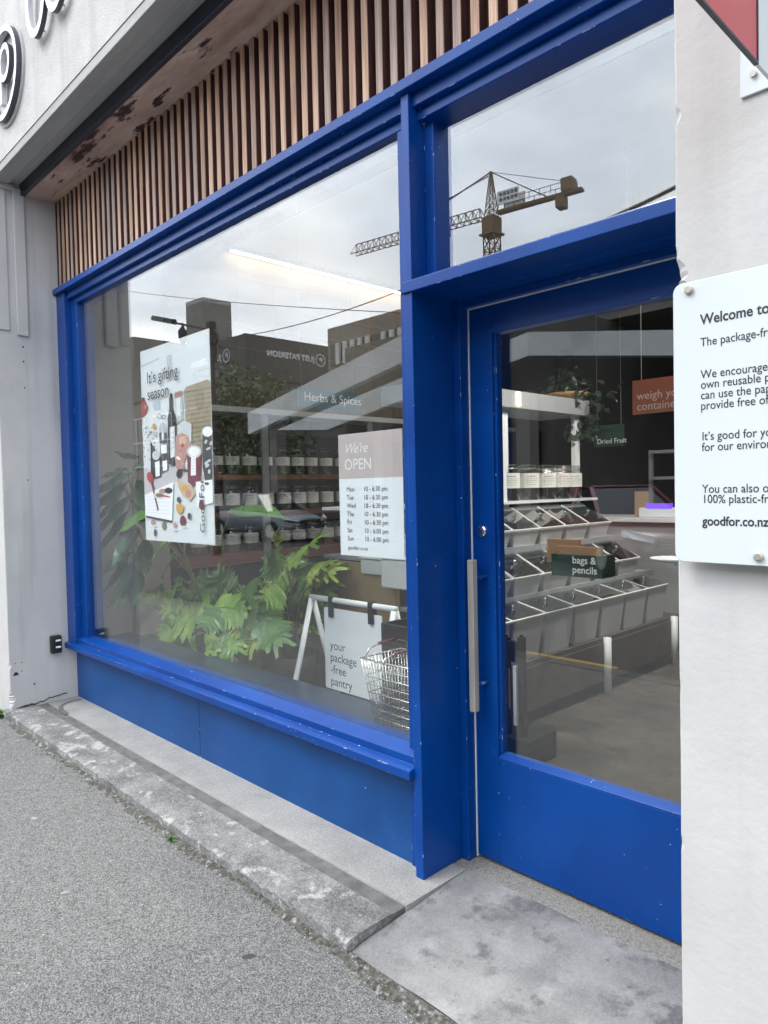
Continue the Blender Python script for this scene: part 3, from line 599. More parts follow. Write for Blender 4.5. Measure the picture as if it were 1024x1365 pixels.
# red projecting sign
rs = thing('projecting_sign', 'red projecting box sign with white wall edge above the welcome board', 'sign', (-.4, 1.4, 2.3))
mb = MB(); mb.box(-.445, -.440, .70, 1.345, 2.206, 3.1); mb.build('red_panel', red_m, rs, bevel=.002)
mb = MB(); mb.box(-.446, -.4385, .69, 1.345, 2.202, 2.206); mb.box(-.446, -.4385, 1.345, 1.349, 2.202, 3.1); mb.build('dark_trim', steel_dark, rs)
mb = MB(); mb.box(-.445, -.439, 1.3495, 1.43, 2.203, 3.1); mb.build('white_end', sign_white, rs)
mb = MB(); mb.box(-.509, -.26, 1.4635, 1.4695, 2.214, 3.1); mb.build('wall_plate', sign_white, rs, bevel=.001, segs=1)
mb = MB(); p = at(1005, 99, 1.463); mb.lathe([(.006, 0), (.006, .006)], p, None, 12, Mr); mb.build('bolt', metal, rs)
mb = MB(); mb.box(-.445, -.440, 1.43, 1.464, 2.3, 3.05); mb.build('arm', sign_white, rs)

# raised metal letters top left
def ring_xz(mb, cx, cz, rx, rz, t, y0, y1, n=40, m=None, edge=None):
    V = []; F = []; F2 = []; F3 = []
    for k in range(n):
        a = 2*math.pi*k/n; c, s = math.cos(a), math.sin(a)
        for yy in (y0, y1): V += [(cx+rx*c, yy, cz+rz*s), (cx+(rx-t)*c, yy, cz+(rz-t)*s)]
    for k in range(n):
        a = k*4; b = ((k+1) % n)*4
        F += [(a, a+2, b+2, b)]; F2 = F2+[(a, b, b+1, a+1), (a+1, b+1, b+3, a+3)]; F3 = F3+[(a+2, a+3, b+3, b+2)]
    i0 = len(mb.v); mb.raw(V, [], None)
    for fl, mm in ((F, edge or m), (F2, m), (F3, m)):
        k_ = mb._m(mm)
        for f in fl: mb.f.append([i0+j for j in f]); mb.mi.append(k_)
lg = thing('logo_emblem', 'round metal emblem of a ring around a letter on the upper wall', 'emblem', (-4.75, YP, 4.05))
cx, cz = -4.735, 4.055
mb = MB(); ring_xz(mb, cx, cz, .268, .268, .034, YP-.042, YP-.012, m=letter_m, edge=letter_edge); mb.build('ring', None, lg)
mb = MB(); ring_xz(mb, cx, cz, .292, .292, .026, YP-.012, YP, m=stucco); mb.build('backing_ring', stucco, lg)
mb = MB(); mb.box(cx-.06, cx-.02, YP-.042, YP-.012, cz-.17, cz+.16, letter_m); ring_xz(mb, cx+.04, cz+.05, .10, .11, .034, YP-.0418, YP-.0122, m=letter_m, edge=letter_edge); mb.build('letter', None, lg)
for nm, x, lab in (('raised_letter', -4.115, 'metal letter nearer the round emblem on the upper wall'), ('raised_letter', -3.83, 'metal letter farther from the round emblem on the upper wall')):
    lt = thing(nm, 'oval raised ' + lab, 'letter', (x, YP, 4.2), 'raised metal letters on the wall')
    mb = MB(); ring_xz(mb, x, 4.205, .148, .215, .042, YP-.05, YP-.025, m=letter_m, edge=letter_edge); mb.build('ring', None, lt)
    for q in (.17, -.17):
        mb = MB(); mb.bar((x, YP-.03, 4.205+q), (x, YP, 4.205+q), .008); mb.build('pin', metal, lt)

# ------------------------------------------------------------------ in the window
# poster (print is a layer of coloured shapes on the sheet)
po = thing('poster', 'tall gifting season poster of bottles and jars behind the left of the window', 'poster', (-3.69, 1.945, 1.2))
PX0, PX1, PZ0, PZ1, PY = -4.083, -3.290, 1.209, 2.337, 1.9425
mb = MB(); mb.box(PX0, PX1, PY, PY+.004, PZ0, PZ1); mb.build('sheet', paper, po)
def ppt(u, v):                        # photo crop pixels of the poster (528 px wide zoom) to the sheet
    x0 = 18+(v-170)*0.0335; 
    l0 = 18+37*(v-170)/1105.0; rr = 415+47*(v-35)/1267.0
    a = (u-l0)/(rr-l0)
    t0 = 170-135*a; t1 = 1275+27*a
    return PX0+(PX1-PX0)*a, PZ1-(PZ1-PZ0)*(v-t0)/(t1-t0)
PL = [0]
pm = MB()
def pc(name, c): return mat('print_'+name, c, None, 5, 0.5)
def ppoly(pts, m):
    PL[0] += 1; y = PY-.0002-.00004*PL[0]
    P = [ppt(*q) for q in pts]; pm.face([(x, y, z) for x, z in P], m)
def pell(u, v, ru, rv, m, n=18, rot=0.0):
    c, s = math.cos(rot), math.sin(rot)
    ppoly([(u+ru*math.cos(6.2832*k/n)*c-rv*math.sin(6.2832*k/n)*s, v+ru*math.cos(6.2832*k/n)*s+rv*math.sin(6.2832*k/n)*c) for k in range(n)], m)
c_shadow = pc('soft_grey', (0.62, 0.60, 0.64)); c_table = pc('table', (0.66, 0.62, 0.66)); c_blk = pc('black', (0.02, 0.02, 0.024)); c_char = pc('charcoal', (0.07, 0.07, 0.08))
c_bask = pc('basket', (0.40, 0.33, 0.24)); c_bask2 = pc('basket_rib', (0.27, 0.22, 0.16)); c_maro = pc('maroon', (0.17, 0.045, 0.06)); c_red = pc('red', (0.38, 0.06, 0.05))
c_rose = pc('rose', (0.45, 0.25, 0.23)); c_gold = pc('gold', (0.58, 0.36, 0.10)); c_straw = pc('straw', (0.55, 0.42, 0.28)); c_green = pc('olive', (0.16, 0.18, 0.09)); c_glass = pc('glass', (0.55, 0.58, 0.60)); c_wh = pc('white', (0.82, 0.84, 0.86)); c_blu = pc('pale_blue', (0.55, 0.62, 0.70))
ppoly([(40, 860), (130, 800), (445, 900), (455, 1100), (440, 1000), (240, 930), (50, 1010)], c_table)
ppoly([(185, 190), (215, 180), (225, 330), (190, 350)], c_shadow); ppoly([(20, 250), (140, 200), (142, 210), (22, 262)], c_shadow)
ppoly([(285, 395), (300, 370), (415, 330), (428, 345), (436, 600), (425, 760), (340, 740), (300, 600)], c_bask)
for k in range(13):
    v = 400+k*27; ppoly([(292+k*3, v), (360, v-10), (432, v-22), (432, v-16), (360, v-3), (293+k*3, v+6)], c_bask2)
ppoly([(30, 600), (100, 490), (190, 470), (215, 600), (205, 760), (160, 880), (70, 860), (40, 760)], c_wh)
for k in range(46):
    pell(rnd.uniform(38, 130), rnd.uniform(600, 800), rnd.uniform(2, 6), rnd.uniform(2, 5), c_char, 6, rnd.random()*3)
ppoly([(22, 450), (45, 440), (75, 495), (62, 530), (30, 560)], c_red); ppoly([(24, 440), (48, 435), (52, 452), (28, 462)], c_char); pell(55, 490, 10, 14, c_rose)
ppoly([(100, 470), (145, 450), (150, 500), (110, 510)], c_blu)
pm_ring = lambda u, v, r, m: [ppoly([(u+r*math.cos(a), v+r*math.sin(a)), (u+(r-3)*math.cos(a), v+(r-3)*math.sin(a)), (u+(r-3)*math.cos(a+.55), v+(r-3)*math.sin(a+.55)), (u+r*math.cos(a+.55), v+r*math.sin(a+.55))], m) for a in [k*.5236 for k in range(12)]]
pm_ring(145, 545, 15, c_char); pm_ring(172, 548, 13, c_char)
ppoly([(235, 415), (280, 400), (290, 560), (250, 590)], c_glass); ppoly([(245, 440), (268, 434), (272, 540), (250, 548)], c_wh); ppoly([(236, 405), (280, 392), (282, 425), (237, 440)], c_rose)
pell(112, 605, 14, 18, c_gold); pell(115, 650, 18, 14, c_glass)
ppoly([(205, 440), (212, 410), (222, 408), (226, 440), (228, 500), (250, 560), (250, 830), (225, 838), (204, 828), (196, 560), (207, 500)], c_blk)      # tall bottle
ppoly([(210, 610), (238, 600), (242, 780), (215, 790)], c_wh)
for k in range(4): ppoly([(214, 640+k*30), (236, 634+k*30), (236, 640+k*30), (214, 646+k*30)], c_shadow)
pell(168, 620, 24, 40, c_glass); ppoly([(145, 640), (192, 640), (196, 700), (148, 705)], c_char); pell(168, 660, 8, 26, c_wh)
ppoly([(150, 715), (196, 705), (202, 860), (160, 880)], c_char); ppoly([(155, 715), (192, 710), (194, 760), (158, 765)], c_wh); ppoly([(165, 810), (194, 800), (196, 860), (170, 868)], c_wh)
ppoly([(90, 690), (118, 740), (160, 790), (158, 900), (115, 912), (92, 890)], c_blk); pell(125, 775, 24, 28, c_glass); ppoly([(118, 815), (148, 806), (150, 895), (124, 902)], c_wh)
ppoly([(258, 600), (300, 570), (335, 590), (335, 690), (300, 740), (255, 700)], c_glass)
ppoly([(245, 660), (280, 640), (320, 660), (330, 720), (300, 800), (290, 850), (250, 850), (240, 780)], c_rose)
pell(285, 690, 22, 24, c_straw); pell(285, 715, 10, 12, c_red); ppoly([(240, 790), (262, 770), (300, 850), (262, 880)], c_rose); pell(262, 790, 14, 8, c_wh, rot=.6)
ppoly([(395, 640), (440, 630), (448, 915), (412, 925), (398, 850)], c_char); pell(420, 635, 26, 30, c_wh)
for k in range(9): pell(rnd.uniform(405, 440), rnd.uniform(690, 900), 7, 14, c_glass, 8, rnd.random())
ppoly([(312, 760), (350, 735), (392, 760), (386, 930), (345, 955), (318, 930)], c_maro); pell(351, 752, 40, 38, c_glass); pell(351, 750, 30, 27, c_wh); ppoly([(335, 740), (360, 734), (362, 890), (334, 893)], c_wh)
for k in range(5): ppoly([(341, 780+k*18), (355, 778+k*18), (355, 782+k*18), (341, 784+k*18)], c_shadow)
pell(268, 880, 16, 28, c_blk, rot=.2); pell(300, 862, 26, 7, c_char, rot=.2)
ppoly([(258, 915), (300, 940), (340, 950), (360, 1000), (330, 1045), (290, 1010), (262, 960)], c_straw); pell(300, 970, 24, 20, c_gold); pell(322, 1000, 16, 24, c_rose)
ppoly([(52, 1010), (235, 930), (228, 1160), (60, 1130)], c_wh); ppoly([(60, 1130), (228, 1160), (226, 1172), (62, 1142)], c_char)
for k in range(6): ppoly([(70, 1020+k*18), (215, 1000+k*24), (215, 1002+k*24), (70, 1022+k*18)], c_blu)
pell(88, 905, 20, 32, c_red, rot=-.25); ppoly([(92, 930), (104, 930), (146, 1095), (138, 1105)], c_maro)
pell(150, 1010, 40, 20, c_table); pell(150, 1010, 26, 12, c_green); pell(172, 985, 26, 14, c_rose); pell(206, 982, 24, 18, c_blk); pell(185, 1015, 34, 5, c_red, rot=.15)
ppoly([(362, 930), (450, 915), (455, 1050), (372, 1080)], c_wh); pell(422, 940, 12, 9, c_char)
ppoly([(252, 1068), (272, 1055), (298, 1075), (290, 1110), (266, 1120), (254, 1100)], c_gold)
for u, v, a, b2, m in ((267, 1035, 11, 17, c_char), (291, 1160, 16, 33, c_maro), (328, 1132, 10, 20, c_char), (394, 1064, 13, 28, c_maro), (107, 1172, 12, 16, c_rose), (178, 1190, 12, 24, c_green), (122, 1232, 8, 22, c_char), (246, 1186, 10, 16, c_rose), (246, 1215, 12, 6, c_table), (120, 1190, 14, 6, c_table), (300, 1195, 20, 6, c_table)): pell(u, v, a, b2, m)
for s, u, v, sz in (('It\u2019s gifting', 72, 358, .098), ('season', 76, 452, .098)):
    x, z = ppt(u, v); text(pm, s, sz, (x, PY-.0105, z), m=ink)
x, z = ppt(420, 1232); text(pm, 'GoodFor', .075, (x, PY-.0105, z), (0, 0, 1), (-1, 0, 0), m=c_char, spacing=1.05)
pm.build('print', None, po)

# opening hours
oh = thing('hours_sign', 'white and pink opening hours sign behind the glass beside the mullion', 'sign', (-2.09, 1.945, 1.2))
OX0, OX1, OZ0, OZ1, OY = -2.277, -1.902, 1.211, 1.713, 1.9425
mb = MB(); mb.box(OX0, OX1, OY, OY+.003, OZ0, OZ1); mb.build('sheet', paper, oh)
mb = MB(); mb.box(OX0+.0005, OX1-.0005, OY-.0006, OY, 1.529, OZ1-.0005); mb.build('header', pink, oh)
mb = MB()
text(mb, 'We\u2019re', .058, (OX0+.036, OY-.001, 1.634), m=white_ink, shear=.35, spacing=.92); text(mb, 'OPEN', .064, (OX0+.036, OY-.001, 1.566), m=white_ink)
z = 1.476
for d, hh in (('Mon', '10 - 6:30 pm'), ('Tue', '10 - 6:30 pm'), ('Wed', '10 - 6:30 pm'), ('Thu', '10 - 6:30 pm'), ('Fri', '10 - 6:30 pm'), ('Sat', '10 - 6:00 pm'), ('Sun', '10 - 6:00 pm')):
    text(mb, d, .0275, (OX0+.046, OY-.001, z), m=ink); text(mb, hh, .0275, (OX0+.150, OY-.001, z), m=ink); z -= .0338
text(mb, 'goodfor.co.nz', .022, (OX0+.048, OY-.001, 1.236), m=ink)
mb.build('text', None, oh)

# bench behind the glass
be = thing('window_bench', 'low blue grey bench running along the inside of the window', 'bench', (-3.4, 2.17, FL))
mb = MB(); mb.box(-5.1, -1.84, 2.035, 2.30, .425, .462); mb.build('seat', bench_m, be, bevel=.004)
for x in (-4.9, -3.4, -2.0):
    mb = MB(); mb.box(x-.02, x+.02, 2.07, 2.26, FL, .4245); mb.build('leg', bench_m, be)
# A-frame board
af = thing('a_frame_sign', 'white tubular A-frame with hanging package-free pantry board behind the window', 'sign', (-2.97, 2.6, FL))
ZT = CAMZ-.625; XA0, XA1 = -3.318, -2.625
mb = MB(); mb.tube([(XA0-.012, 2.6, ZT), (XA1+.012, 2.6, ZT)], .0165, seg=12); mb.build('top_bar', white_plastic, af, smooth=True)
for x in (XA0, XA1):
    for dy in (-.23, .23):
        mb = MB(); mb.tube([(x, 2.6+(.006 if dy > 0 else -.006), ZT-.01), (x, 2.6+dy, FL)], .0165, seg=12); mb.build('leg', white_plastic, af, smooth=True)
mb = MB(); mb.extrude(rrect(-3.205, -2.722, CAMZ-1.142, CAMZ-.672, .012, 2.596), (0, .005, 0)); mb.build('board', paper, af)
for x in (-3.135, -2.80):
    mb = MB(); mb.box(x-.018, x+.018, 2.580, 2.622, ZT-.10, ZT+.022); mb.build('clip', black, af, bevel=.006)
for i, s in enumerate(('your', 'package', '-free', 'pantry')):
    mb = MB(); text(mb, s, .072, (-3.158, 2.5955, .570-.0695*i), m=ink); mb.build('text', None, af)
# wire basket
wb = thing('wire_basket', 'chrome wire shopping basket with red handles on the window bench', 'basket', (-2.07, 2.18, .462))
BX0, BX1, BY0, BY1, BZ0, BZ1 = -2.285, -1.87, 2.05, 2.295, .466, .752
def lerp(a, b, t): return a+(b-a)*t
mb = MB(); nlev = 8
def rim(t):
    k = .07*(1-t); z = lerp(BZ0, BZ1, t)
    return [(BX0+k, BY0+k*.25, z), (BX1-k, BY0+k*.25, z), (BX1-k, BY1-k*.6, z), (BX0+k, BY1-k*.6, z)]
for i in range(nlev+1):
    t = i/nlev; mb.tube(rim(t), .0042 if i == nlev else (.003 if i in (4, 6) else .002), seg=6, closed=True)
c0, c1 = rim(0), rim(1)
for e in range(4):
    a0, b0, a1, b1 = Vector(c0[e]), Vector(c0[(e+1) % 4]), Vector(c1[e]), Vector(c1[(e+1) % 4])
    n = 22 if e % 2 == 0 else 12
    for i in range(n):
        f = i/n; mb.tube([a0.lerp(b0, f), a1.lerp(b1, f)], .0026 if i % 4 == 0 else .0014, seg=5)
for i in range(1, 14): mb.tube([Vector(c0[0]).lerp(Vector(c0[1]), i/14), Vector(c0[3]).lerp(Vector(c0[2]), i/14)], .0014, seg=5)
mb.build('mesh', wire_m, wb, smooth=True)
for dy, dz in ((.0, .012), (.06, -.02)):
    mb = MB(); x = BX0+.05+dy*1.6
    mb.tube([(x-.03, BY0+.005, BZ1+dz-.02), (x-.02, BY0+.02, BZ1+.03+dz), (x-.01, BY0+.09, BZ1+.048+dz), (x, BY1-.09, BZ1+.05+dz), (x+.01, BY1-.02, BZ1+.034+dz), (x+.01, BY1-.005, BZ1+dz-.02)], .0035, seg=8); h_ = mb.build('handle', wire_m, wb, smooth=True)
    mb = MB(); mb.tube([(x-.012, BY0+.07, BZ1+.0455+dz), (x, BY1-.07, BZ1+.051+dz)], .007, seg=10); mb.build('grip', maroon, h_, smooth=True)
# black crate behind the basket
bc = thing('black_crate', 'open black slatted crate standing behind the wire basket', 'crate', (-2.28, 2.46, FL))
mb = MB(); X_, x_ = -2.05, -2.46
mb.box(x_, X_, 2.34, 2.355, .50, .842); mb.box(x_, X_, 2.585, 2.60, .50, .842); mb.box(x_, x_+.015, 2.356, 2.584, .50, .842); mb.box(X_-.015, X_, 2.356, 2.584, .50, .842); mb.box(x_+.015, X_-.015, 2.356, 2.584, .50, .515)
mb.build('box', black, bc, bevel=.002)
for sx in (x_+.02, X_-.02):
    for yy in (2.36, 2.58):
        mb = MB(); mb.box(sx-.012, sx+.012, yy-.012, yy+.012, FL, .4995); mb.build('leg', black, bc)

# ------------------------------------------------------------------ plants in the window
def lobed_leaf(mb, base, tip, width, normal, droop=0.25, lobes=8, rr=rnd, m=None):
    """feathered split leaf: a rib with finger lobes on both sides"""
    b = Vector(base); t = Vector(tip); ax = t-b; Ln = ax.length; ax.normalize(); nn = Vector(normal); nn = (nn-ax*nn.dot(ax)).normalized(); sd = ax.cross(nn)
    def pt(u, v): # u along rib 0..1, v sideways metres
        return b+ax*(Ln*u)+sd*v+nn*(-droop*Ln*u*u-abs(v)*abs(v)*droop*3/width+0.02*math.sin(u*9))
    rib = [pt(u/8, 0) for u in range(9)]
    for sgn in (-1, 1):
        for k in range(lobes):
            u0 = .02+.92*k/lobes; u1 = .02+.92*(k+.86)/lobes; uc = (u0+u1)/2
            prof = math.sin(math.pi*(uc*.78+.17))**.8
            l = width*.5*prof*rr.uniform(.85, 1.1); sweep = .10+.16*uc
            du = (u1-u0)
            q0a, q0b = pt(u0, 0), pt(u1+.03, 0)
            q1a, q1b = pt(u0+sweep*.45-du*.12, sgn*l*.45), pt(u1+sweep*.45+du*.05, sgn*l*.45)
            q2a, q2b = pt(u0+sweep*.75-du*.10, sgn*l*.72), pt(u1+sweep*.75+du*.16, sgn*l*.70)
            tip1 = pt(uc+sweep*1.05, sgn*l); n1 = pt(uc+sweep*.85-du*.52, sgn*l*.86); n2 = pt(uc+sweep*.9+du*.55, sgn*l*.82)
            mb.face([q0a, q0b, q1b, q1a], m); mb.face([q1a, q1b, q2b, q2a], m)
            mb.face([q2a, q2b, tip1], m); mb.face([q1a, q2a, n1], m); mb.face([q1b, n2, q2b], m)
    mb.face([pt(.9, -width*.10), pt(.86, 0), pt(.9, width*.10), pt(1.04, 0)], m)
    return rib
def simple_leaf(mb, base, tip, width, normal, droop=.3, m=None, n=7, fold=.15, point=1.3):
    b = Vector(base); t = Vector(tip); ax = t-b; Ln = ax.length; ax.normalize(); nn = Vector(normal); nn = (nn-ax*nn.dot(ax)).normalized(); sd = ax.cross(nn)
    rows = []
    for i in range(n+1):
        u = i/n; wd = width*.5*(math.sin(math.pi*min(1, u**.75*1.0)))**.9 if i not in (0, n) else .001
        wv = .006*math.sin(u*14)
        c = b+ax*(Ln*u)-nn*(droop*Ln*u*u)
        rows.append([c+sd*wd-nn*(-fold*wd+wv), c, c-sd*wd-nn*(-fold*wd-wv)])
    for i in range(n):
        for k in range(2): mb.face([rows[i][k], rows[i][k+1], rows[i+1][k+1], rows[i+1][k]], m)
ph = thing('split_leaf_plant', 'bushy yellow green plant with deeply cut leaves behind the window', 'plant', (-3.65, 2.65, FL))
fm = MB(); sm_ = MB(); crown = Vector((-3.72, 2.72, .60))
LV = [  # base pixel, tip pixel, depth, size factor
 ((232, 798), (182, 788), 2.45, .24), ((246, 806), (208, 812), 2.42, .22), ((300, 800), (262, 768), 2.55, .30), ((322, 798), (345, 756), 2.60, .28), ((310, 790), (285, 762), 2.62, .26),
 ((386, 752), (418, 716), 2.50, .26), ((372, 760), (362, 722), 2.55, .24), ((398, 772), (352, 762), 2.48, .30), ((402, 765), (440, 752), 2.55, .27), ((398, 786), (430, 790), 2.50, .27), ((392, 800), (436, 818), 2.50, .30), ((378, 788), (352, 800), 2.46, .26),
 ((282, 806), (216, 828), 2.38, .36), ((292, 810), (268, 838), 2.34, .33), ((288, 804), (312, 812), 2.42, .26), ((346, 802), (312, 836), 2.42, .30), ((340, 800), (352, 834), 2.45, .28),
 ((236, 822), (206, 858), 2.36, .24), ((222, 838), (222, 868), 2.34, .18), ((262, 846), (240, 888), 2.27, .24), ((284, 838), (268, 884), 2.28, .24), ((300, 842), (300, 886), 2.32, .26), ((318, 840), (312, 866), 2.34, .22), ((350, 824), (372, 856), 2.40, .26), ((336, 828), (340, 862), 2.42, .24), ((400, 806), (412, 838), 2.50, .24), ((258, 800), (238, 776), 2.55, .24), ((330, 812), (300, 824), 2.36, .25), ((420, 774), (446, 778), 2.62, .22)]
for k in range(30):
    cx_ = rnd.choice((215, 240, 265, 290, 315, 345, 385, 405, 425)); cy_ = {385: 765, 405: 775, 425: 790}.get(cx_, 815)+rnd.uniform(-28, 28)
    dx_, dy_ = rnd.gauss(0, 26), rnd.gauss(-4, 22); n_ = math.hypot(dx_, dy_) or 1; dx_, dy_ = dx_/n_*34, dy_/n_*30
    LV.append(((cx_+rnd.uniform(-8, 8), cy_), (cx_+dx_, cy_+dy_), rnd.uniform(2.40, 2.72), rnd.uniform(.16, .25)))
for (bx, by), (tx, ty), Y, wd in LV:
    if max(bx, tx) > 388: Y += .36; wd *= 1.08; tx = min(tx, 440); bx = min(bx, 412)
    b = at(bx, by, Y+.07); t = at(tx, ty, Y-.05)
    t = b+(t-b)*rnd.uniform(.92, 1.06)
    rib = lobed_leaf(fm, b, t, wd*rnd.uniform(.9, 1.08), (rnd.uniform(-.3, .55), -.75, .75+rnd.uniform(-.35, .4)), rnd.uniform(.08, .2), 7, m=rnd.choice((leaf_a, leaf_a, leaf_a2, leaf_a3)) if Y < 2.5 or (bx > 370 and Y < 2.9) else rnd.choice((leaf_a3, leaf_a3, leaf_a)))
    mid = crown.lerp(b, .55)+Vector((0, .03, .06)); sm_.tube([crown+Vector((rnd.uniform(-.05, .05), rnd.uniform(-.04, .04), -.1)), mid, b, rib[4]], [.006, .005, .004, .0015], seg=6)
fm.build('foliage', None, ph, smooth=False); 
sm_.tube([(-3.72, 2.72, .40), (-3.71, 2.71, .62)], [.035, .025], seg=8)
sm_.build('stem', stem_m, ph, smooth=True)
mb = MB(); mb.lathe([(.15, FL), (.17, .30), (.19, .44), (.175, .44), (.165, .40), (0, .40)], (-3.72, 2.72, 0), None, 28, cap=False); mb.build('pot', pot_m, ph, smooth=True)
# heart leaved climber: broad bright leaves
hp = thing('heart_leaf_plant', 'plant with a few broad bright heart leaves around the poster', 'plant', (-4.3, 2.5, FL))
fm = MB(); sm_ = MB(); crown = Vector((-4.35, 2.55, .5))
for (bx, by), (tx, ty), Y, wd in (((200, 686), (146, 702), 2.10, .20), ((222, 722), (192, 752), 2.15, .17), ((232, 742), (212, 770), 2.3, .22), ((240, 770), (226, 800), 2.3, .20), ((210, 680), (228, 660), 2.2, .2)):
    b = at(bx, by, Y+.03); t = at(tx, ty, Y); simple_leaf(fm, b, t, wd, (-.1, -.8, .8), .12, leaf_c, 8, .1)
    sm_.tube([crown, crown.lerp(b, .5)+Vector((0, 0, .12)), b], .005, seg=6)
b = at(308, 679, 2.35); t = at(376, 683, 2.30); simple_leaf(fm, b, t, .22, (.1, -.25, .95), .05, leaf_c, 8, .1); sm_.tube([crown, crown.lerp(b, .6)+Vector((0, 0, .2)), b], .005, seg=6)
p = at(246, 740, 2.3); sm_.tube([crown, p, at(247, 700, 2.3)], .008, seg=6)
fm.build('foliage', None, hp); sm_.build('stem', stem_m, hp, smooth=True)
mb = MB(); mb.lathe([(.10, FL), (.13, .36), (.118, .36), (.11, .33), (0, .33)], (-4.35, 2.55, 0), None, 24, cap=False); mb.build('pot', pot_m, hp, smooth=True)
# dark drooping plant at the left
rp_ = thing('drooping_plant', 'tall dark green plant with drooping strap leaves at the left end of the window', 'plant', (-4.95, 2.35, FL))
fm = MB(); sm_ = MB()
TR = [at(176, 640, 2.3), at(178, 700, 2.3), at(178, 780, 2.3), Vector((at(178, 820, 2.3).x, 2.3, FL))]
sm_.tube(TR, [.006, .010, .012, .014], seg=7)
DL = [((176, 630), (126, 668), .10), ((172, 640), (140, 700), .10), ((168, 650), (118, 690), .11), ((178, 622), (204, 632), .07), ((160, 640), (152, 690), .09), ((176, 660), (135, 720), .12), ((172, 680), (140, 742), .11), ((178, 690), (160, 760), .12), ((180, 700), (172, 770), .12),
      ((176, 735), (150, 790), .10), ((180, 745), (156, 812), .10), ((184, 750), (170, 830), .11), ((188, 760), (182, 815), .10), ((182, 640), (202, 690), .10), ((184, 655), (206, 716), .12), ((176, 720), (146, 770), .10), ((190, 720), (204, 775), .12), ((170, 625), (140, 640), .06), ((186, 610), (162, 615), .05)]
for (bx, by), (tx, ty), wd in DL:
    Y = rnd.uniform(2.12, 2.42) if tx > 160 else rnd.uniform(2.09, 2.16)
    b = at(bx, by, min(Y+.08, 2.4)); t = at(tx, ty, Y); 
    if t.x < X0+.04: t = at(tx, ty, 2.085)
    up = b.lerp(t, .4)+Vector((0, 0, .05))
    simple_leaf(fm, b, t, wd*1.25, (.2, -.7, .6), -.18, leaf_b, 8, .2)
    sm_.tube([TR[1].lerp(TR[0], rnd.random()), b], .004, seg=5)
fm.build('foliage', None, rp_); sm_.build('stem', stem_m, rp_, smooth=True)
mb = MB(); mb.lathe([(.11, FL), (.14, .40), (.128, .40), (.12, .36), (0, .36)], (TR[3].x, 2.3+.17, 0), None, 24, cap=False); mb.build('pot', pot_m, rp_, smooth=True)

# ------------------------------------------------------------------ jars
cont = [mat('contents_dark_red', (0.06, 0.02, 0.018), (0.10, 0.035, 0.03), 60, .7), mat('contents_black', (0.018, 0.014, 0.013), (0.04, 0.03, 0.025), 60, .7), mat('contents_olive', (0.09, 0.085, 0.055), (0.14, 0.13, 0.085), 60, .7), mat('contents_straw', (0.26, 0.15, 0.06), (0.33, 0.2, 0.09), 60, .7)]
def make_jar(r, h, cm, fill, z0, z1, name):
    t = thing('glass_jar', name, 'jar', (0, 0, 0))
    mb = MB(); mb.lathe([(r*.96, 0), (r, .012), (r, h*.74), (r*.84, h*.82), (r*.78, h*.86), (r*.80, h*.875)], (0, 0, 0), None, 20, cap=False); mb.build('jar_body', jar_glass, t, smooth=True)
    mb = MB(); mb.lathe([(0, .004), (r*.93, .004), (r*.95, .015), (r*.95, h*fill), (0, h*fill+.006)], (0, 0, 0), None, 20, cap=False); mb.build('contents', cm, t, smooth=False)
    mb = MB(); mb.lathe([(r*.82, h*.88), (r*.86, h*.89), (r*.86, h*.92), (r*.70, h*.97), (.0, h*.985)], (0, 0, 0), None, 20, cap=False); mb.build('lid', jar_glass, t, smooth=True)
    mb = MB()
    V = []; F = []; n = 12
    for k in range(n+1):
        a = R(-110+220*k/n)+R(-35); V += [((r+.0012)*math.cos(a), (r+.0012)*math.sin(a), z0*h), ((r+.0012)*math.cos(a), (r+.0012)*math.sin(a), z1*h)]
    for k in range(n): F.append((2*k, 2*k+2, 2*k+3, 2*k+1))
    mb.raw(V, F, label_m)
    for q, (zz, a0, a1) in enumerate(((.78, -62, -12), (.62, -70, 0), (.50, -66, -4), (.38, -70, -8), (.22, -60, -14))):
        zc = h*(z0+(z1-z0)*zz); rr_ = r+.0018; hh = .0028 if q == 0 else .0014
        for k in range(4):
            a = R(a0+(a1-a0)*k/4); b = R(a0+(a1-a0)*(k+1)/4)
            mb.face([(rr_*math.cos(a), rr_*math.sin(a), zc-hh), (rr_*math.cos(b), rr_*math.sin(b), zc-hh), (rr_*math.cos(b), rr_*math.sin(b), zc+hh), (rr_*math.cos(a), rr_*math.sin(a), zc+hh)], label_ink)
    mb.build('label_band', None, t)
    mb = MB(); mb.tube([((r*.83)*math.cos(6.283*k/20), (r*.83)*math.sin(6.283*k/20), h*.865) for k in range(20)], .0025, seg=5, closed=True)
    mb.tube([(r*.2, -r*.8, h*.86), (r*.45, -r*1.12, h*.80), (r*.42, -r*1.05, h*.94), (r*.1, -r*.7, h*.99)], .0025, seg=5); mb.build('clip', wire_m, t, smooth=True)
    return t
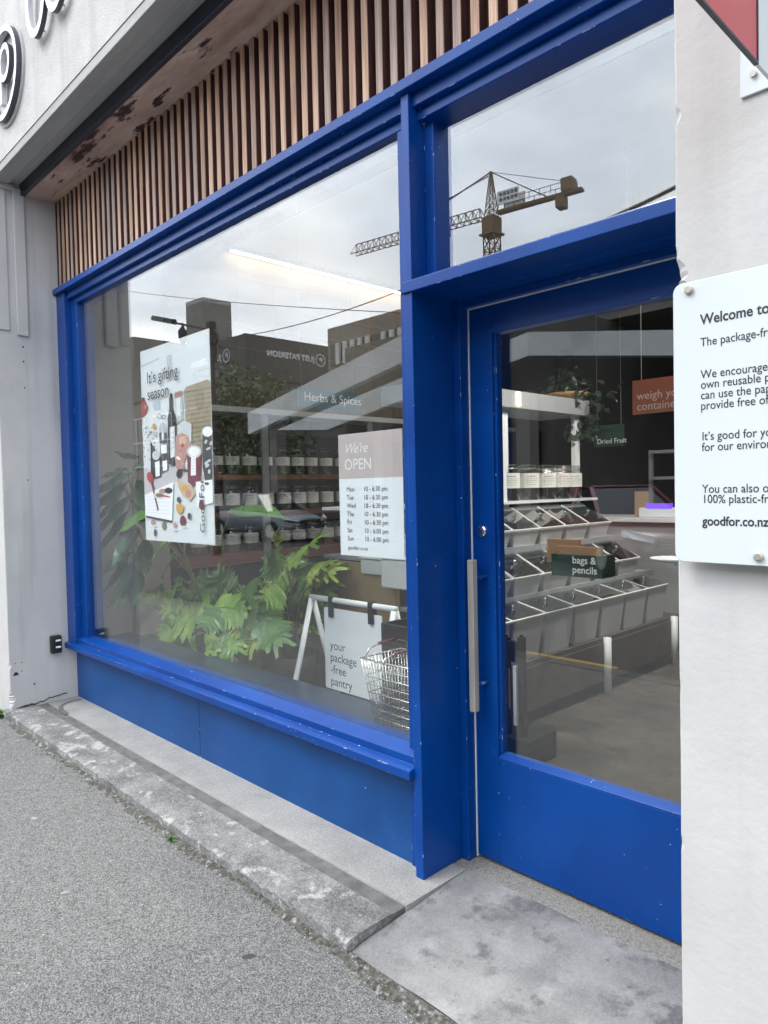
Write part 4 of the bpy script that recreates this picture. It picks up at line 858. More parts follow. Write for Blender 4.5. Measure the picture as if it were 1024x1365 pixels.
# shelving on the left wall
su = thing('wall_shelving', 'dark wall shelving with brown timber shelves full of jars on the left wall', 'shelves', (-5.6, 4.8, FL))
SXF = -5.45
za, zb_, zc = atx(316, 633, SXF).z, atx(316, 682.5, SXF).z, atx(316, 737, SXF).z
ys = 2.95; ye = 7.6
for z, m, th in ((za, timber, .045), (zb_, timber, .045), (zc, pinkwood, .10)):
    mb = MB(); mb.box(XL+.004, SXF+.02, ys, ye, z-th, z-.0005); mb.build('shelf', m, su, bevel=.002)
mb = MB(); mb.box(XL+.004, XL+.02, ys, ye, FL, za+.40); mb.build('back_panel', dark_wall, su)
mb = MB(); mb.box(XL+.03, SXF-.02, ys+.02, ye-.02, FL, zc-.11); mb.build('base_cabinet', dark_wall, su)
for y in (3.74, 5.05, 6.4):
    mb = MB(); mb.box(SXF+.021, SXF+.045, y-.035, y+.035, FL, za+.55); mb.build('upright', counter_m, su)
mb = MB(); mb.box(XL+.03, SXF+.05, ys, ye, za+.55, za+.60); mb.build('top_rail', white_plastic, su)
protos = [make_jar(.068, .27, cont[i % 4], f, .33, .62, 'jar') for i, f in ((0, .60), (1, .52), (2, .66), (1, .58))]
protos2 = [make_jar(.068, .25, cont[i], f, .24, .66, 'jar') for i, f in ((0, .5), (1, .6), (1, .45))]
protos3 = [make_jar(.070, .25, cont[i], f, .30, .68, 'jar') for i, f in ((3, .5), (1, .55), (1, .4))]
used = set()
def put(pr_, loc, label, group):
    if pr_.name not in used:
        used.add(pr_.name); pr_.location = loc; pr_['label'] = label; o = pr_
    else: o = dup(pr_, loc, label)
    o['group'] = group; return o
pxs = [(270, 0), (293, 0), (316, 1), (339, 2), (363, 1), (384, 2), (404, 1), (423, 0), (442, 1)]
ylist = [atx(p, 640, SXF).y for p, _ in pxs]
while len(ylist) < 13: ylist.append(ylist[-1]+.20)
for row, (z, pr_, nm) in enumerate(((za, protos, 'top'), (zb_, protos2, 'middle'), (zc, protos3, 'bottom'))):
    for i, y in enumerate(ylist):
        if y < 3.05: continue
        pick = (pr_[[0, 0, 1, 2, 1, 2, 3, 0][i % 8]] if row == 0 else pr_[[0, 0, 1, 1, 2, 1, 1][i % 7]] if row == 1 else pr_[[0, 0, 0, 1, 2, 1, 2, 1][i % 8]])
        put(pick, (SXF-.085+rnd.uniform(-.01, .01), y+rnd.uniform(-.012, .012), z), '%s white labelled jar from the window on the %s shelf of the left wall' % (ORD[i], nm), 'jars on the %s wall shelf' % nm)

# hanging sign over the shelves
hs = thing('hanging_sign', 'teal herbs and spices sign hanging above the jar shelves', 'sign', (-4.4, 3.4, 2.2))
HX = -4.45; a, b = atx(394, 516, HX), atx(476, 550, HX)
z1, z0 = atx(435, 520, HX).z, atx(435, 546, HX).z
mb = MB(); mb.box(HX, HX+.012, a.y, b.y, z0, z1); mb.build('panel', teal, hs)
mb = MB(); text(mb, 'Herbs & Spices', (b.y-a.y)*.155, (HX+.013, a.y+(b.y-a.y)*.11, z0+(z1-z0)*.36), (0, 1, 0), (0, 0, 1), m=white_ink); mb.build('text', None, hs)
mb = MB(); mb.bar((HX+.006, a.y+.05, z1), (HX+.006, a.y+.05, 3.74), .003); mb.bar((HX+.006, b.y-.05, z1), (HX+.006, b.y-.05, 3.74), .003); mb.build('wire', metal, hs)

# ------------------------------------------------------------------ scoop bin unit seen through the door
gu = thing('bin_unit', 'long tiered display unit with white frame holding grey scoop bins', 'display unit', (-2.9, 4.6, FL))
GY0, GY1 = 3.02, 5.68
mb = MB(); mb.box(-3.75, -2.462, GY0+.02, GY1, .395, .428); mb.box(-2.49, -2.455, GY0, GY1, .13, .394); mb.build('base_deck', base_m, gu, bevel=.002)
for z, x1 in ((.765, -2.69), (1.05, -2.94)):
    mb = MB(); mb.box(-3.75, x1, GY0+.02, GY1, z-.022, z-.0005); mb.box(x1-.0005, x1+.012, GY0+.02, GY1, z-.035, z+.012); mb.build('shelf', counter_m, gu)
zj = atx(732, 666, -3.2).z; YJ = atx(797, 661, -3.2).y
mb = MB(); mb.box(-3.75, -3.2, GY0+.02, YJ, zj-.022, zj-.0005); mb.build('jar_shelf', white_plastic, gu, bevel=.002)
mb = MB(); mb.box(-3.60, -3.02, GY0-.02, GY0+.015, FL, 1.02); mb.build('end_panel', board, gu)
for y in (4.47, 5.53):
    mb = MB(); mb.tube([(-2.44, y, FL), (-2.44, y, .43)], .027, seg=14); mb.build('leg', white_plastic, gu, smooth=True)
for px in (674, 770):
    y = atx(px, 600, -3.25).y; mb = MB(); mb.box(-3.29, -3.25, y-.035, y+.035, FL, atx(772, 553, -3.25).z); mb.build('post', white_plastic, gu)
ya, yb2 = atx(693, 540, -3.2).y, atx(786, 550, -3.2).y; zh0, zh1 = atx(772, 553, -3.2).z, atx(740, 528, -3.2).z
mb = MB(); mb.box(-3.7, -3.2, ya-1.0, yb2, zh0, zh1); mb.build('header', counter_m, gu, bevel=.003)
mb = MB(); mb.box(-3.199, -3.192, ya-.04, ya, zh0+.02, zh1-.01); mb.build('lamp', led, gu)
bin_fill = mat('mixed_dry_goods', (0.10, 0.085, 0.06), (0.30, 0.25, 0.18), 2.2, .8, 0.6, 90, grain=(90, (0.05, 0.04, 0.03), (0.42, 0.36, 0.26), .35))
def make_bin(fh, bh, dep, wid):
    t = thing('scoop_bin', 'bin', 'bin', (0, 0, 0))
    mb = MB(); k = .025; th = .006
    def ring(z0, z1, ins): # front z0, back z1 ; front at x=0, back x=-dep
        return [(-ins, -wid/2+ins, z0), (-ins, wid/2-ins, z0), (-dep+ins, wid/2-ins, z1), (-dep+ins, -wid/2+ins, z1)]
    A, B, C, D = ring(0, 0, k+.012), ring(fh, bh, .008), ring(fh, bh, .014), ring(.01, .01, k+.018)
    for i in range(4):
        j = (i+1) % 4; mb.face([A[i], A[j], B[j], B[i]]); mb.face([B[i], B[j], C[j], C[i]]); mb.face([C[i], C[j], D[j], D[i]])
    mb.face(A); mb.face(D)
    E = ring(fh-.012, bh-.012, .0); G = ring(fh, bh, -.002); H = ring(fh+.004, bh+.004, .010)
    for i in range(4):
        j = (i+1) % 4; mb.face([E[i], E[j], G[j], G[i]]); mb.face([G[i], G[j], H[j], H[i]])
    mb.build('tub', grey_bin, t, bevel=.003)
    mb = MB(); I = ring(fh+.005, bh+.005, .012); mb.extrude(I, (0, 0, .004)); lid = mb.build('lid', lid_m, t)
    c = Vector((-.12, 0, fh+(bh-fh)*.12/dep+.008)); mb = MB(); mb.lathe([(.012, 0), (.008, .010), (.016, .022), (.012, .032), (0, .035)], c, None, 14, cap=False); mb.build('knob', chrome, lid, smooth=True)
    mb = MB(); cc = [(-.03, -wid/2+.03, fh*.55), (-.03, wid/2-.03, fh*.55), (-dep+.03, wid/2-.03, bh*.62), (-dep+.03, -wid/2+.03, bh*.62)]; mb.face(cc); mb.build('contents', bin_fill, t)
    return t
bA, bB, bC = make_bin(.265, .325, .28, .338), make_bin(.125, .262, .28, .338), make_bin(.125, .27, .28, .338)
for pr_, z, xf, nm, n in ((bA, .4285, -2.458, 'bottom', 7), (bB, .7655, -2.692, 'middle', 7), (bC, 1.0505, -2.942, 'top', 7)):
    for k in range(n):
        y = 3.235+.346*k+rnd.uniform(-.004, .004)
        if y > 6.15: break
        o = put(pr_, (xf, y, z), '%s grey scoop bin from the door on the %s tier of the bin unit' % (ORD[k], nm), 'scoop bins on the %s tier' % nm)
jp = make_jar(.088, .29, cont[1], .42, .34, .74, 'jar'); jq = make_jar(.088, .29, cont[0], .50, .34, .74, 'jar')
for i, px in enumerate((678, 704, 727, 747, 762)):
    put(jq if i == 4 else jp, (-3.29, atx(px, 650, -3.29).y, zj), '%s jar from the door stile on the white shelf above the scoop bins' % ORD[i], 'jars on the white shelf')
# cream card boxes and sign on the bins
gb = thing('sign_box', 'dark green bags and pencils box with kraft card tops on the scoop bins', 'box', (-2.8, 4.1, 1.05))
YBX = 3.9; a, b = at(735, 738, YBX), at(803, 772, YBX)
mb = MB(); mb.box(a.x, b.x, YBX, YBX+.16, b.z, a.z); mb.build('box', dkgreen, gb)
mb = MB(); mb.box(a.x+.02, b.x-.02, YBX+.03, YBX+.05, a.z, a.z+.05); mb.box(a.x-.14, a.x+.10, YBX+.162, YBX+.19, b.z+.06, a.z+.08); mb.build('card', kraft, gb)
mb = MB(); text(mb, 'bags &', .062, (a.x+.15, YBX-.0015, b.z+.085), m=white_ink, bold=.001); mb.build('text', None, gb); mb = MB(); text(mb, 'pencils', .062, (a.x+.15, YBX-.0015, b.z+.025), m=white_ink, bold=.001); mb.build('text', None, gb)
# grey bins at the near end of the unit (seen through the window)
for k, (px0, px1, py0, py1, Y, lab) in enumerate(((507, 548, 742, 788, 2.90, 'grey lidded caddy fixed on the near end of the bin unit below the hours sign'), (480, 512, 742, 768, 2.98, 'shallow grey tray behind the hours sign at the near end of the bin unit'))):
    a, b = at(px0, py0, Y), at(px1, py1, Y); t = thing('storage_caddy', lab, 'caddy', ((a.x+b.x)/2, Y, b.z))
    mb = MB(); mb.box(a.x, b.x, Y, Y+.10, b.z, a.z-.012); mb.build('tub', grey_bin, t, bevel=.01)
    mb = MB(); mb.box(a.x-.008, b.x+.008, Y-.008, Y+.10, a.z-.0115, a.z); mb.build('lid', grey_bin, t, bevel=.003)
# black literature stand inside the door
bs = thing('display_stand', 'black upright display stand with boards just inside the door', 'stand', (-2.22, 3.07, FL))
Y = 3.0; a = at(660, 848, Y); b = at(697, 1004, Y)
mb = MB(); mb.box(a.x-.2, b.x+.06, Y-.04, Y+.22, FL, FL+.14); mb.build('base', black_metal, bs)
for px in (673, 693):
    q = at(px, 850, Y); mb = MB(); mb.box(q.x-.016, q.x+.016, Y, Y+.03, FL+.14, q.z); mb.tube([(q.x, Y+.015, q.z), (q.x, Y+.015, q.z+.012)], .01, seg=8); mb.build('post', black_metal, bs)
q0, q1 = at(671, 853, Y), at(695, 885, Y); mb = MB(); mb.box(q0.x-.1, q1.x, Y+.002, Y+.028, q1.z, q0.z); mb.build('top_panel', black_metal, bs)
for (x0, x1, y0, y1, m, nm) in ((671, 678, 890, 945, kraft, 'kraft_board'), (683, 688.5, 888, 968, paper, 'white_board')):
    q0, q1 = at(x0, y0, Y), at(x1, y1, Y); mb = MB(); mb.box(q0.x, q1.x, Y+.004, Y+.02, q1.z, q0.z); mb.build(nm, m, bs)
# back of the shop
ct = thing('counter', 'pale serving counter at the back of the shop', 'counter', (-2.6, 6.6, FL))
mb = MB(); mb.box(-3.9, -.6, 6.3, 6.9, FL, 1.13); mb.build('front', counter_m, ct); mb = MB(); mb.box(-3.95, -.55, 6.25, 6.95, 1.131, 1.17); mb.build('top', white_plastic, ct, bevel=.003)
sc = thing('shop_scale', 'white shop scale with lit violet display on the counter', 'scale', (-2.75, 6.4, 1.17))
a = at(878, 674, 6.35); mb = MB(); mb.box(a.x-.2, a.x+.16, 6.36, 6.65, 1.171, a.z-.021); mb.build('body', white_plastic, sc, bevel=.01); mb = MB(); mb.box(a.x-.12, a.x+.12, 6.352, 6.375, a.z-.02, a.z+.02); mb.build('display', scale_led, sc)
cs = thing('card_stand', 'small pale card standing on the counter beside the scale', 'card', (-3.0, 6.4, 1.17)); a, b = at(846, 655, 6.4), at(865, 690, 6.4)
mb = MB(); mb.box(a.x, b.x, 6.4, 6.41, 1.171, a.z); mb.build('card', kraft, cs); mb = MB(); mb.box(a.x, b.x, 6.41, 6.47, 1.171, 1.185); mb.build('foot', white_plastic, cs)
wr = thing('white_rack', 'white open wire rack standing behind the counter', 'rack', (-2.7, 7.4, FL))
a, b = at(868, 600, 7.3), at(930, 665, 7.3)
for x in (a.x, b.x+.3):
    mb = MB(); mb.box(x-.02, x+.02, 7.28, 7.32, FL, a.z); mb.build('post', counter_m, wr)
for z in (a.z-.02, at(868, 637, 7.3).z, 1.05):
    mb = MB(); mb.box(a.x+.021, b.x+.279, 7.2, 7.6, z-.02, z+.01); mb.build('shelf', counter_m, wr)
og = thing('hanging_sign', 'terracotta weigh your containers sign hanging by the right pier', 'sign', (-2.0, 4.5, 2.0))
a, b = at(843, 508, 4.5), at(844, 553, 4.5)
mb = MB(); mb.box(a.x, a.x+.52, 4.5, 4.515, b.z, a.z); mb.build('panel', orange, og)
mb = MB(); text(mb, 'weigh your', .075, (a.x+.03, 4.499, b.z+.095), m=pink); text(mb, 'containers', .075, (a.x+.03, 4.499, b.z+.025), m=pink); mb.build('text', None, og)
mb = MB(); mb.bar((a.x+.06, 4.507, a.z), (a.x+.06, 4.507, 3.74), .003); mb.bar((a.x+.46, 4.507, a.z), (a.x+.46, 4.507, 3.74), .003); mb.build('wire', metal, og)
dg_ = thing('hanging_sign', 'dark green dried fruit sign hanging at the back of the shop', 'sign', (-3.6, 6.2, 2.1))
a, b = at(792, 568, 6.2), at(832, 594, 6.2)
mb = MB(); mb.box(a.x, b.x, 6.2, 6.212, b.z, a.z); mb.build('panel', dkgreen, dg_)
mb = MB(); text(mb, 'Dried Fruit', .066, (a.x+.03, 6.199, b.z+.03), m=white_ink); mb.build('text', None, dg_)
mb = MB(); mb.bar((a.x+.03, 6.206, a.z), (a.x+.03, 6.206, 3.74), .003); mb.bar((b.x-.03, 6.206, a.z), (b.x-.03, 6.206, 3.74), .003); mb.build('wire', metal, dg_)
hgp = thing('trailing_plant', 'trailing dark plant in a wicker bowl on the display unit header', 'plant', (-2.95, 4.5, 2.115))
c = atx(757, 531, -3.40); c.z = zh1+.001
mb = MB(); mb.lathe([(.10, 0), (.17, .05), (.19, .08), (.175, .08), (0, .06)], c, None, 20, cap=False); mb.build('bowl', wicker, hgp, smooth=True)
fm = MB()
for k in range(210):
    a = rnd.uniform(0, 6.28); r = abs(rnd.gauss(0, .17)); zz = rnd.uniform(.05, .32)-r*.5
    if rnd.random() < .35: r = rnd.uniform(.15, .26); a = rnd.uniform(-1.2, 1.0); zz = rnd.uniform(-.35, .08)
    p = c+Vector((r*math.cos(a), r*math.sin(a), zz)); d = Vector((rnd.gauss(0, 1), rnd.gauss(0, 1), rnd.gauss(-.4, .6))).normalized()
    simple_leaf(fm, p, p+d*.09, .05, (rnd.gauss(0, 1), rnd.gauss(0, 1), 1), .1, leaf_d, 3)
fm.build('foliage', None, hgp)
# high wall panel and framed print at the back right, dish by the pier
wd_ = thing('white_dish', 'round white dish on a short arm just inside the door by the right pier', 'dish', (-1.0, 2.6, 1.16))
c = at(898, 749, 2.42)
mb = MB(); mb.lathe([(.04, 0), (.075, .010), (.078, .014), (.07, .013), (0, .006)], c, None, 24, cap=False); mb.build('dish', white_plastic, wd_, smooth=True)
mb = MB(); mb.box(c.x, XJ+.01, c.y-.012, c.y+.012, c.z-.012, c.z-.0005); mb.box(XJ-.012, XJ+.0, 2.38, 2.47, c.z-.12, c.z+.05); mb.build('arm', white_plastic, wd_)
# unseen ceiling lamps
def track_lamp(p, label, glow=None, top=3.74):
    t = thing('unseen_ceiling_lamp', label, 'lamp', p, 'lamps under the shop ceiling'); x, y, z = p
    mb = MB(); mb.tube([(x, y, z+.085), (x, y, top)], .008, seg=8); mb.build('stem', white_plastic, t)
    mb = MB(); mb.lathe([(.02, .09), (.03, .08), (.042, 0), (.038, 0), (.025, .07), (0, .075)], p, None, 18, cap=False); mb.build('shade', white_plastic, t, smooth=True)
    mb = MB(); mb.lathe([(.035, .012), (0, .012)], p, None, 18, cap=False); mb.build('bulb', glow or lamp_glow, t)
    return t
for i, (x, y, z) in enumerate(((-4.9, 5.2, 3.60), (-2.3, 4.55, 3.0), (-1.7, 5.2, 3.22))):  # the aisle pair sits out of view, placed to light the bins
    track_lamp((x, y, z), '%s unseen white spot lamp under the shop ceiling counted from the left wall shelves' % ORD[i], lamp_glow if i < 1 else lamp_glow_aisle)
for i, (x, y) in enumerate(((-4.4, 2.28), (-3.6, 2.28), (-2.7, 2.28), (-1.6, 2.9))):  # row added out of view to brighten the A-frame and window display
    track_lamp((x, y, 4.05), '%s unseen added fill lamp hanging above the shop window counted from the left' % ORD[i], lamp_glow_fill, 4.4)

# ------------------------------------------------------------------ across the street (seen in the glass)
def mir(px, py, yv):                     # a real point across the street whose mirror image stands at depth yv behind the glass
    p = at(px, py, yv); return Vector((p.x, 2*YG-p.y, p.z))
S = 2*YG
# dark corner building with fascia lettering
bd = thing('corner_building', 'dark brown corner building across the street with white lettering on its fascia', 'building', (-38, S-24, 0))
DXc, DYf, DYb, DZ = -30.33, S-20, S-34, 7.92+CAMZ
mb = MB(); mb.box(-62, DXc, DYb, DYf, -.1, DZ-2.2); mb.build('wall', bldg_dark, bd)
mb = MB(); mb.box(-62.05, DXc+.15, DYb, DYf+.15, DZ-2.19, DZ); mb.build('fascia', bldg_fascia, bd)
mb = MB()
TS = .42
text(mb, 'JUST PATERSON', TS, (DXc+.17, S-24.15, DZ-.96), (0, 1, 0), (0, 0, 1), m=white_ink, bold=.012)
text(mb, 'P', .4, (DXc+.17, S-24.72, DZ-.97), (0, 1, 0), (0, 0, 1), m=white_ink, bold=.01)
text(mb, 'JUST PATERSON', TS, (DXc-2.15, DYf+.17, DZ-1.0), (-1, 0, 0), (0, 0, 1), m=white_ink, bold=.012)
text(mb, 'P', .4, (DXc-1.48, DYf+.17, DZ-1.0), (-1, 0, 0), (0, 0, 1), m=white_ink, bold=.01)
n = 24
def ringpts(mb, c, a1, a2, r, t):
    for k in range(n):
        q = [c+a1*rr*math.cos(a)+a2*rr*math.sin(a) for rr, a in ((r, 6.2832*k/n), (r, 6.2832*(k+1)/n), (r-t, 6.2832*(k+1)/n), (r-t, 6.2832*k/n))]
        mb.face(q, white_ink)
ringpts(mb, Vector((DXc+.17, S-24.59, DZ-.83)), Vector((0, 1, 0)), Vector((0, 0, 1)), .34, .05)
ringpts(mb, Vector((DXc-1.62, DYf+.17, DZ-.86)), Vector((1, 0, 0)), Vector((0, 0, 1)), .34, .05)
mb.build('lettering', None, bd)
for k in range(7):
    mb = MB(); x = DXc-2.2-k*3.4; mb.box(x-1.2, x+1.2, DYf+.001, DYf+.06, 3.2, 6.2); f_ = mb.build('window', win_dark, bd)
    mb = MB()
    for q in (-1.2, 0, 1.2): mb.box(x+q-.05, x+q+.05, DYf+.06, DYf+.10, 3.15, 6.25)
    for z in (3.2, 4.7, 6.2): mb.box(x-1.25, x+1.25, DYf+.061, DYf+.101, z-.05, z+.05)
    mb.build('frame', bldg_cream, f_)
# car park with sloping white parapets
cp_ = thing('parking_building', 'white parking building across the street with sloping ramp parapets', 'building', (-10, S-16, 0))
def slope_panel(pts, y0, y1, name, m):
    mb = MB(); mb.extrude([(x, y0, z) for x, z in pts], (0, y1-y0, 0), m); mb.build(name, None, cp_)
Yc = S-14
z_ = lambda v: v+CAMZ
sl_ = (4.24-2.785)/(21.273-13.488)
slope_panel([(-21.27, z_(2.05)), (-8.0, z_(2.05+13.27*sl_)), (-8.0, z_(2.79+13.27*sl_)), (-21.27, z_(2.79))], Yc, Yc-.25, 'ramp_parapet', park_white)
slope_panel([(-19.6, z_(2.08)), (-16.97, z_(1.88)), (-9.87, z_(3.144)), (-9.87, z_(3.703))], Yc-.02, Yc-.27, 'ramp_parapet', park_white)
mb = MB(); p1 = Vector((-9.87, Yc, 0)); p2 = Vector((-7.54, S-17.02, 0)); dd = (p2-p1).normalized(); p3 = p1+dd*16
mb.extrude([(p1.x, p1.y, z_(3.144)), (p3.x, p3.y, z_(3.144)), (p3.x, p3.y, z_(3.98)), (p1.x, p1.y, z_(3.703))], (-.2, -.2, 0)); mb.build('fascia', park_white, cp_)
mb = MB(); mb.box(-17.4, -9.9, Yc-12, Yc-1.2, -.1, z_(4.59)); mb.box(-9.9, 30, S-30, S-24, -.1, z_(5.0)); mb.build('wall', bldg_dark, cp_)
mb = MB(); mb.box(-21.6, 30, S-32, S-18.0, z_(4.6), z_(6.34)); mb.build('upper_storey', bldg_grey, cp_)
mb = MB()
for k in range(60): 
    x = -21.3+k*.42
    if k % 6 in (0,): continue
    mb.box(x-.10, x+.10, S-17.94, S-17.85, z_(4.85), z_(5.66), park_white)
mb.box(-21.4, 4, S-18.0+.001, S-17.95, z_(4.85), z_(5.66), win_dark)
mb.build('window_band', None, cp_)
for k, x in enumerate((-20.5, -15.2, -10.4, -6, 0)):
    mb = MB(); mb.box(x-.2, x+.2, Yc-.9, Yc-.5, -.1, z_(2.4)); mb.build('column', bldg_grey, cp_)
for k in range(4):
    mb = MB(); x = -17.2+k*1.8; mb.box(x, x+1.5, Yc-1.2, Yc-1.12, .3, 2.9); mb.build('shop_window', win_dark, cp_)
# tall plain block
tb_ = thing('tower_block', 'plain grey tower block behind the corner building', 'building', (-41, S-26, 0))
a, b, c = mir(247.6, 408, 23.9), mir(270, 401, 24.05), mir(308, 407, 26.1)
mb = MB(); q = [a, b, c, a+c-b]
mb.raw([(p.x, p.y, -.1) for p in q]+[(p.x, p.y, b.z) for p in q], [(0, 1, 2, 3), (4, 5, 6, 7)]+[(i, (i+1) % 4, 4+(i+1) % 4, 4+i) for i in range(4)]); mb.build('wall', bldg_grey, tb_)
mb = MB(); mb.raw([(p.x, p.y, b.z) for p in q]+[(p.x, p.y, b.z+.25) for p in q], [(0, 1, 2, 3), (4, 5, 6, 7)]+[(i, (i+1) % 4, 4+(i+1) % 4, 4+i) for i in range(4)]); mb.build('roof', bldg_cream, tb_)
# long low cream building farther left
lb = thing('low_building', 'long cream building with dark parapet farther down the street', 'building', (-70, S-22, 0))
a, b = mir(168, 417, 24), mir(240, 448, 30)
mb = MB(); mb.box(-95, -47, S-44, S-22, -.1, 10.2); mb.build('wall', bldg_cream, lb)
mb = MB(); mb.box(-95.2, -46.8, S-44, S-21.8, 10.21, 12.3); mb.build('parapet', bldg_dark, lb)
for k in range(6):
    mb = MB(); x = -90+k*7; mb.box(x, x+3, S-22+.002, S-21.95, 4.5, 7.5); mb.build('window', win_dark, lb)
# wrought iron lamp post at the kerb
yv = 9.0
lp = thing('street_lamp', 'ornate black iron street lamp with curled arms and hanging lanterns across the road', 'street lamp', (-15.17, S-yv, 0))
q = lambda px, py: mir(px, py, yv)
top = q(281, 432); base = Vector((top.x, top.y, 0))
mb = MB(); mb.tube([base, base+Vector((0, 0, 1)), top], [.11, .075, .06], seg=10); mb.build('pole', iron, lp)
mb = MB(); mb.box(top.x-.09, top.x+.09, top.y-.09, top.y+.09, top.z-.9, top.z+.05); mb.build('collar', iron, lp)
mb = MB(); e = q(202, 424); mb.bar(top-Vector((0, 0, .15)), e, .05); mb.bar(q(205, 424), q(232, 429), .13); mb.tube([q(243, 431), q(245, 440), q(246, 446)], .03, seg=6)
mb.lathe([(.02, 0), (.12, -.15), (.10, -.40), (.02, -.5)], q(243, 434), None, 10); mb.tube([q(284, 440), q(289, 444), q(291, 452), q(287, 458), q(282, 452)], .03, seg=6); mb.build('upper_arm', iron, lp)
mb = MB(); mb.tube([q(281, 488), q(270, 490), q(260, 496), q(258, 502), q(262, 512), q(266, 522)], .055, seg=8); mb.tube([q(281, 500), q(262, 499)], .06, seg=8); mb.tube([q(262, 499), q(272, 500), q(275, 508)], .03, seg=6); mb.build('lower_arm', iron, lp)
mb = MB(); e = q(265.5, 522); mb.lathe([(.03, .12), (.11, 0), (.13, -.15), (.10, -.36), (.03, -.48)], e, None, 12); mb.build('lantern', iron, lp, smooth=True)
# street tree on the side street
def tree(x, y, h, rad, n, label, seed):
    rr = random.Random(seed); t = thing('street_tree', label, 'tree', (x, y, 0))
    mb = MB(); mb.tube([(x, y, 0), (x+.1, y, h*.35), (x, y+.1, h*.7)], [.18, .14, .06], seg=9)
    cl = []
    for k in range(16):
        a = rr.uniform(0, 6.28); r = rad*math.sqrt(rr.random())*.8; z = h*rr.uniform(.45, .95); c = Vector((x+r*math.cos(a), y+r*math.sin(a), z)); cl.append((c, rad*rr.uniform(.22, .42)))
        mb.tube([(x, y, h*rr.uniform(.3, .5)), c], [.06, .02], seg=6)
    mb.build('trunk', bark, t, smooth=True)
    fm = MB()
    for k in range(n):
        c, r = rr.choice(cl); p = c+Vector((rr.gauss(0, 1), rr.gauss(0, 1), rr.gauss(0, .8)))*r*.6
        d = Vector((rr.gauss(0, 1), rr.gauss(0, 1), rr.gauss(-.3, .7))).normalized(); s_ = d.cross(Vector((rr.gauss(0, 1), rr.gauss(0, 1), rr.gauss(0, 1)))).normalized()*.07
        fm.face([p, p+d*.1+s_, p+d*.24, p+d*.1-s_])
    fm.build('crown', tree_leaf, t)
pt = mir(345, 560, 17.5); tree(pt.x, pt.y, 6.3, 2.3, 5200, 'leafy green street tree in front of the dark corner building', 5)
pt = mir(290, 560, 18.5); tree(pt.x, pt.y, 6.0, 1.8, 3600, 'thinner street tree left of the leafy one by the corner building', 9)
# parked cars
def car(name, label, paint, loc, rot, suv=False):
    t = thing(name, label, 'car', (0, 0, 0))
    Lh, Wd = 2.25, .88
    st = [(-2.25, .35, .62, .72), (-2.15, .28, .95, .80), (-1.6, .22, 1.02, .86), (-.8, .20, 1.02, .88), (.6, .20, .98, .88), (1.2, .22, .93, .87), (1.8, .24, .82, .83), (2.15, .28, .70, .74), (2.27, .36, .58, .64)]
    V = []; F = []; m = 10
    for x, zb0, zt, hw in st:
        for y, z in ((-hw*.9, zb0), (-hw, zb0+.12), (-hw, zt-.22), (-hw*.95, zt-.06), (-hw*.6, zt), (hw*.6, zt), (hw*.95, zt-.06), (hw, zt-.22), (hw, zb0+.12), (hw*.9, zb0)): V.append((x, y, z))
    for i in range(len(st)-1):
        for k in range(m): F.append((i*m+k, i*m+(k+1) % m, (i+1)*m+(k+1) % m, (i+1)*m+k))
    F.append(tuple(range(m))); F.append(tuple(range((len(st)-1)*m, len(st)*m)))
    mb = MB(); mb.raw(V, F); body = mb.build('body', paint, t, smooth=True); body.modifiers.new('sub', 'SUBSURF').levels = 1; body.modifiers['sub'].render_levels = 2
    mb = MB(); rz = 1.47
    c0 = [(-1.95, -.74, .98), (1.05, -.76, .92), (1.05, .76, .92), (-1.95, .74, .98)]; c1 = [(-1.25, -.56, rz), (.25, -.58, rz-.02), (.25, .58, rz-.02), (-1.25, .56, rz)]
    mb.raw(c0+c1, [(4, 5, 6, 7), (0, 1, 5, 4), (1, 2, 6, 5), (2, 3, 7, 6), (3, 0, 4, 7)]); cab = mb.build('windows', car_glass, t, bevel=.05)
    mb = MB(); mb.box(-1.22, .22, -.575, .575, rz-.012, rz+.03); mb.build('roof', paint, t, bevel=.02)
    mb = MB()
    for i in range(4): mb.bar(c0[i], c1[i], .07)
    for s in (0, 3): mb.bar(Vector(c0[s]).lerp(Vector(c0[s+1 if s == 0 else 2]), .55), Vector(c1[s]).lerp(Vector(c1[s+1 if s == 0 else 2]), .6), .07)
    mb.build('pillars', paint, t)
    for x in (-1.4, 1.42):
        for s in (-1, 1):
            Mx = Matrix.Rotation(R(90), 4, 'X'); mb = MB(); mb.lathe([(.0, -.09), (.30, -.09), (.325, -.05), (.325, .05), (.30, .09), (0, .09)], (x, s*.80, .325), None, 24, Mx, cap=False); wh = mb.build('wheel', rubber, t)
            mb = MB(); mb.lathe([(0, -.1), (.20, -.1), (.21, .1), (0, .1)], (x, s*.805, .325), None, 18, Mx, cap=False); mb.build('rim', metal, wh)
    for s in (-1, 1):
        mb = MB(); mb.extrude([(2.19, s*.70, .66), (2.26, s*.42, .60), (2.27, s*.42, .70), (1.92, s*.76, .80), (1.95, s*.79, .70)], (.02, s*.02, .01)); mb.build('headlight', lamp_clear, t)
    mb = MB(); mb.box(2.255, 2.30, -.36, .36, .52, .66); g = mb.build('grille', black, t)
    mb = MB()
    for z in (.54, .585, .63): mb.box(2.295, 2.31, -.35, .35, z-.008, z+.008)
    mb.build('grille_bar', chrome, g)
    t.location = loc; t.rotation_euler = (0, 0, rot)
    return t
h = mir(830, 716, 10.0)
rot = R(38)
cen = Vector((h.x, h.y, 0)) - Vector((math.cos(rot)*2.1-math.sin(rot)*.62, math.sin(rot)*2.1+math.cos(rot)*.62, 0))
car('maroon_car', 'maroon car parked nose towards the shop across the road', maroon, (cen.x, cen.y, -.03), rot)
car('silver_car', 'silver car parked along the far kerb', silver, (-19.2, -9.4, -.03), R(0))
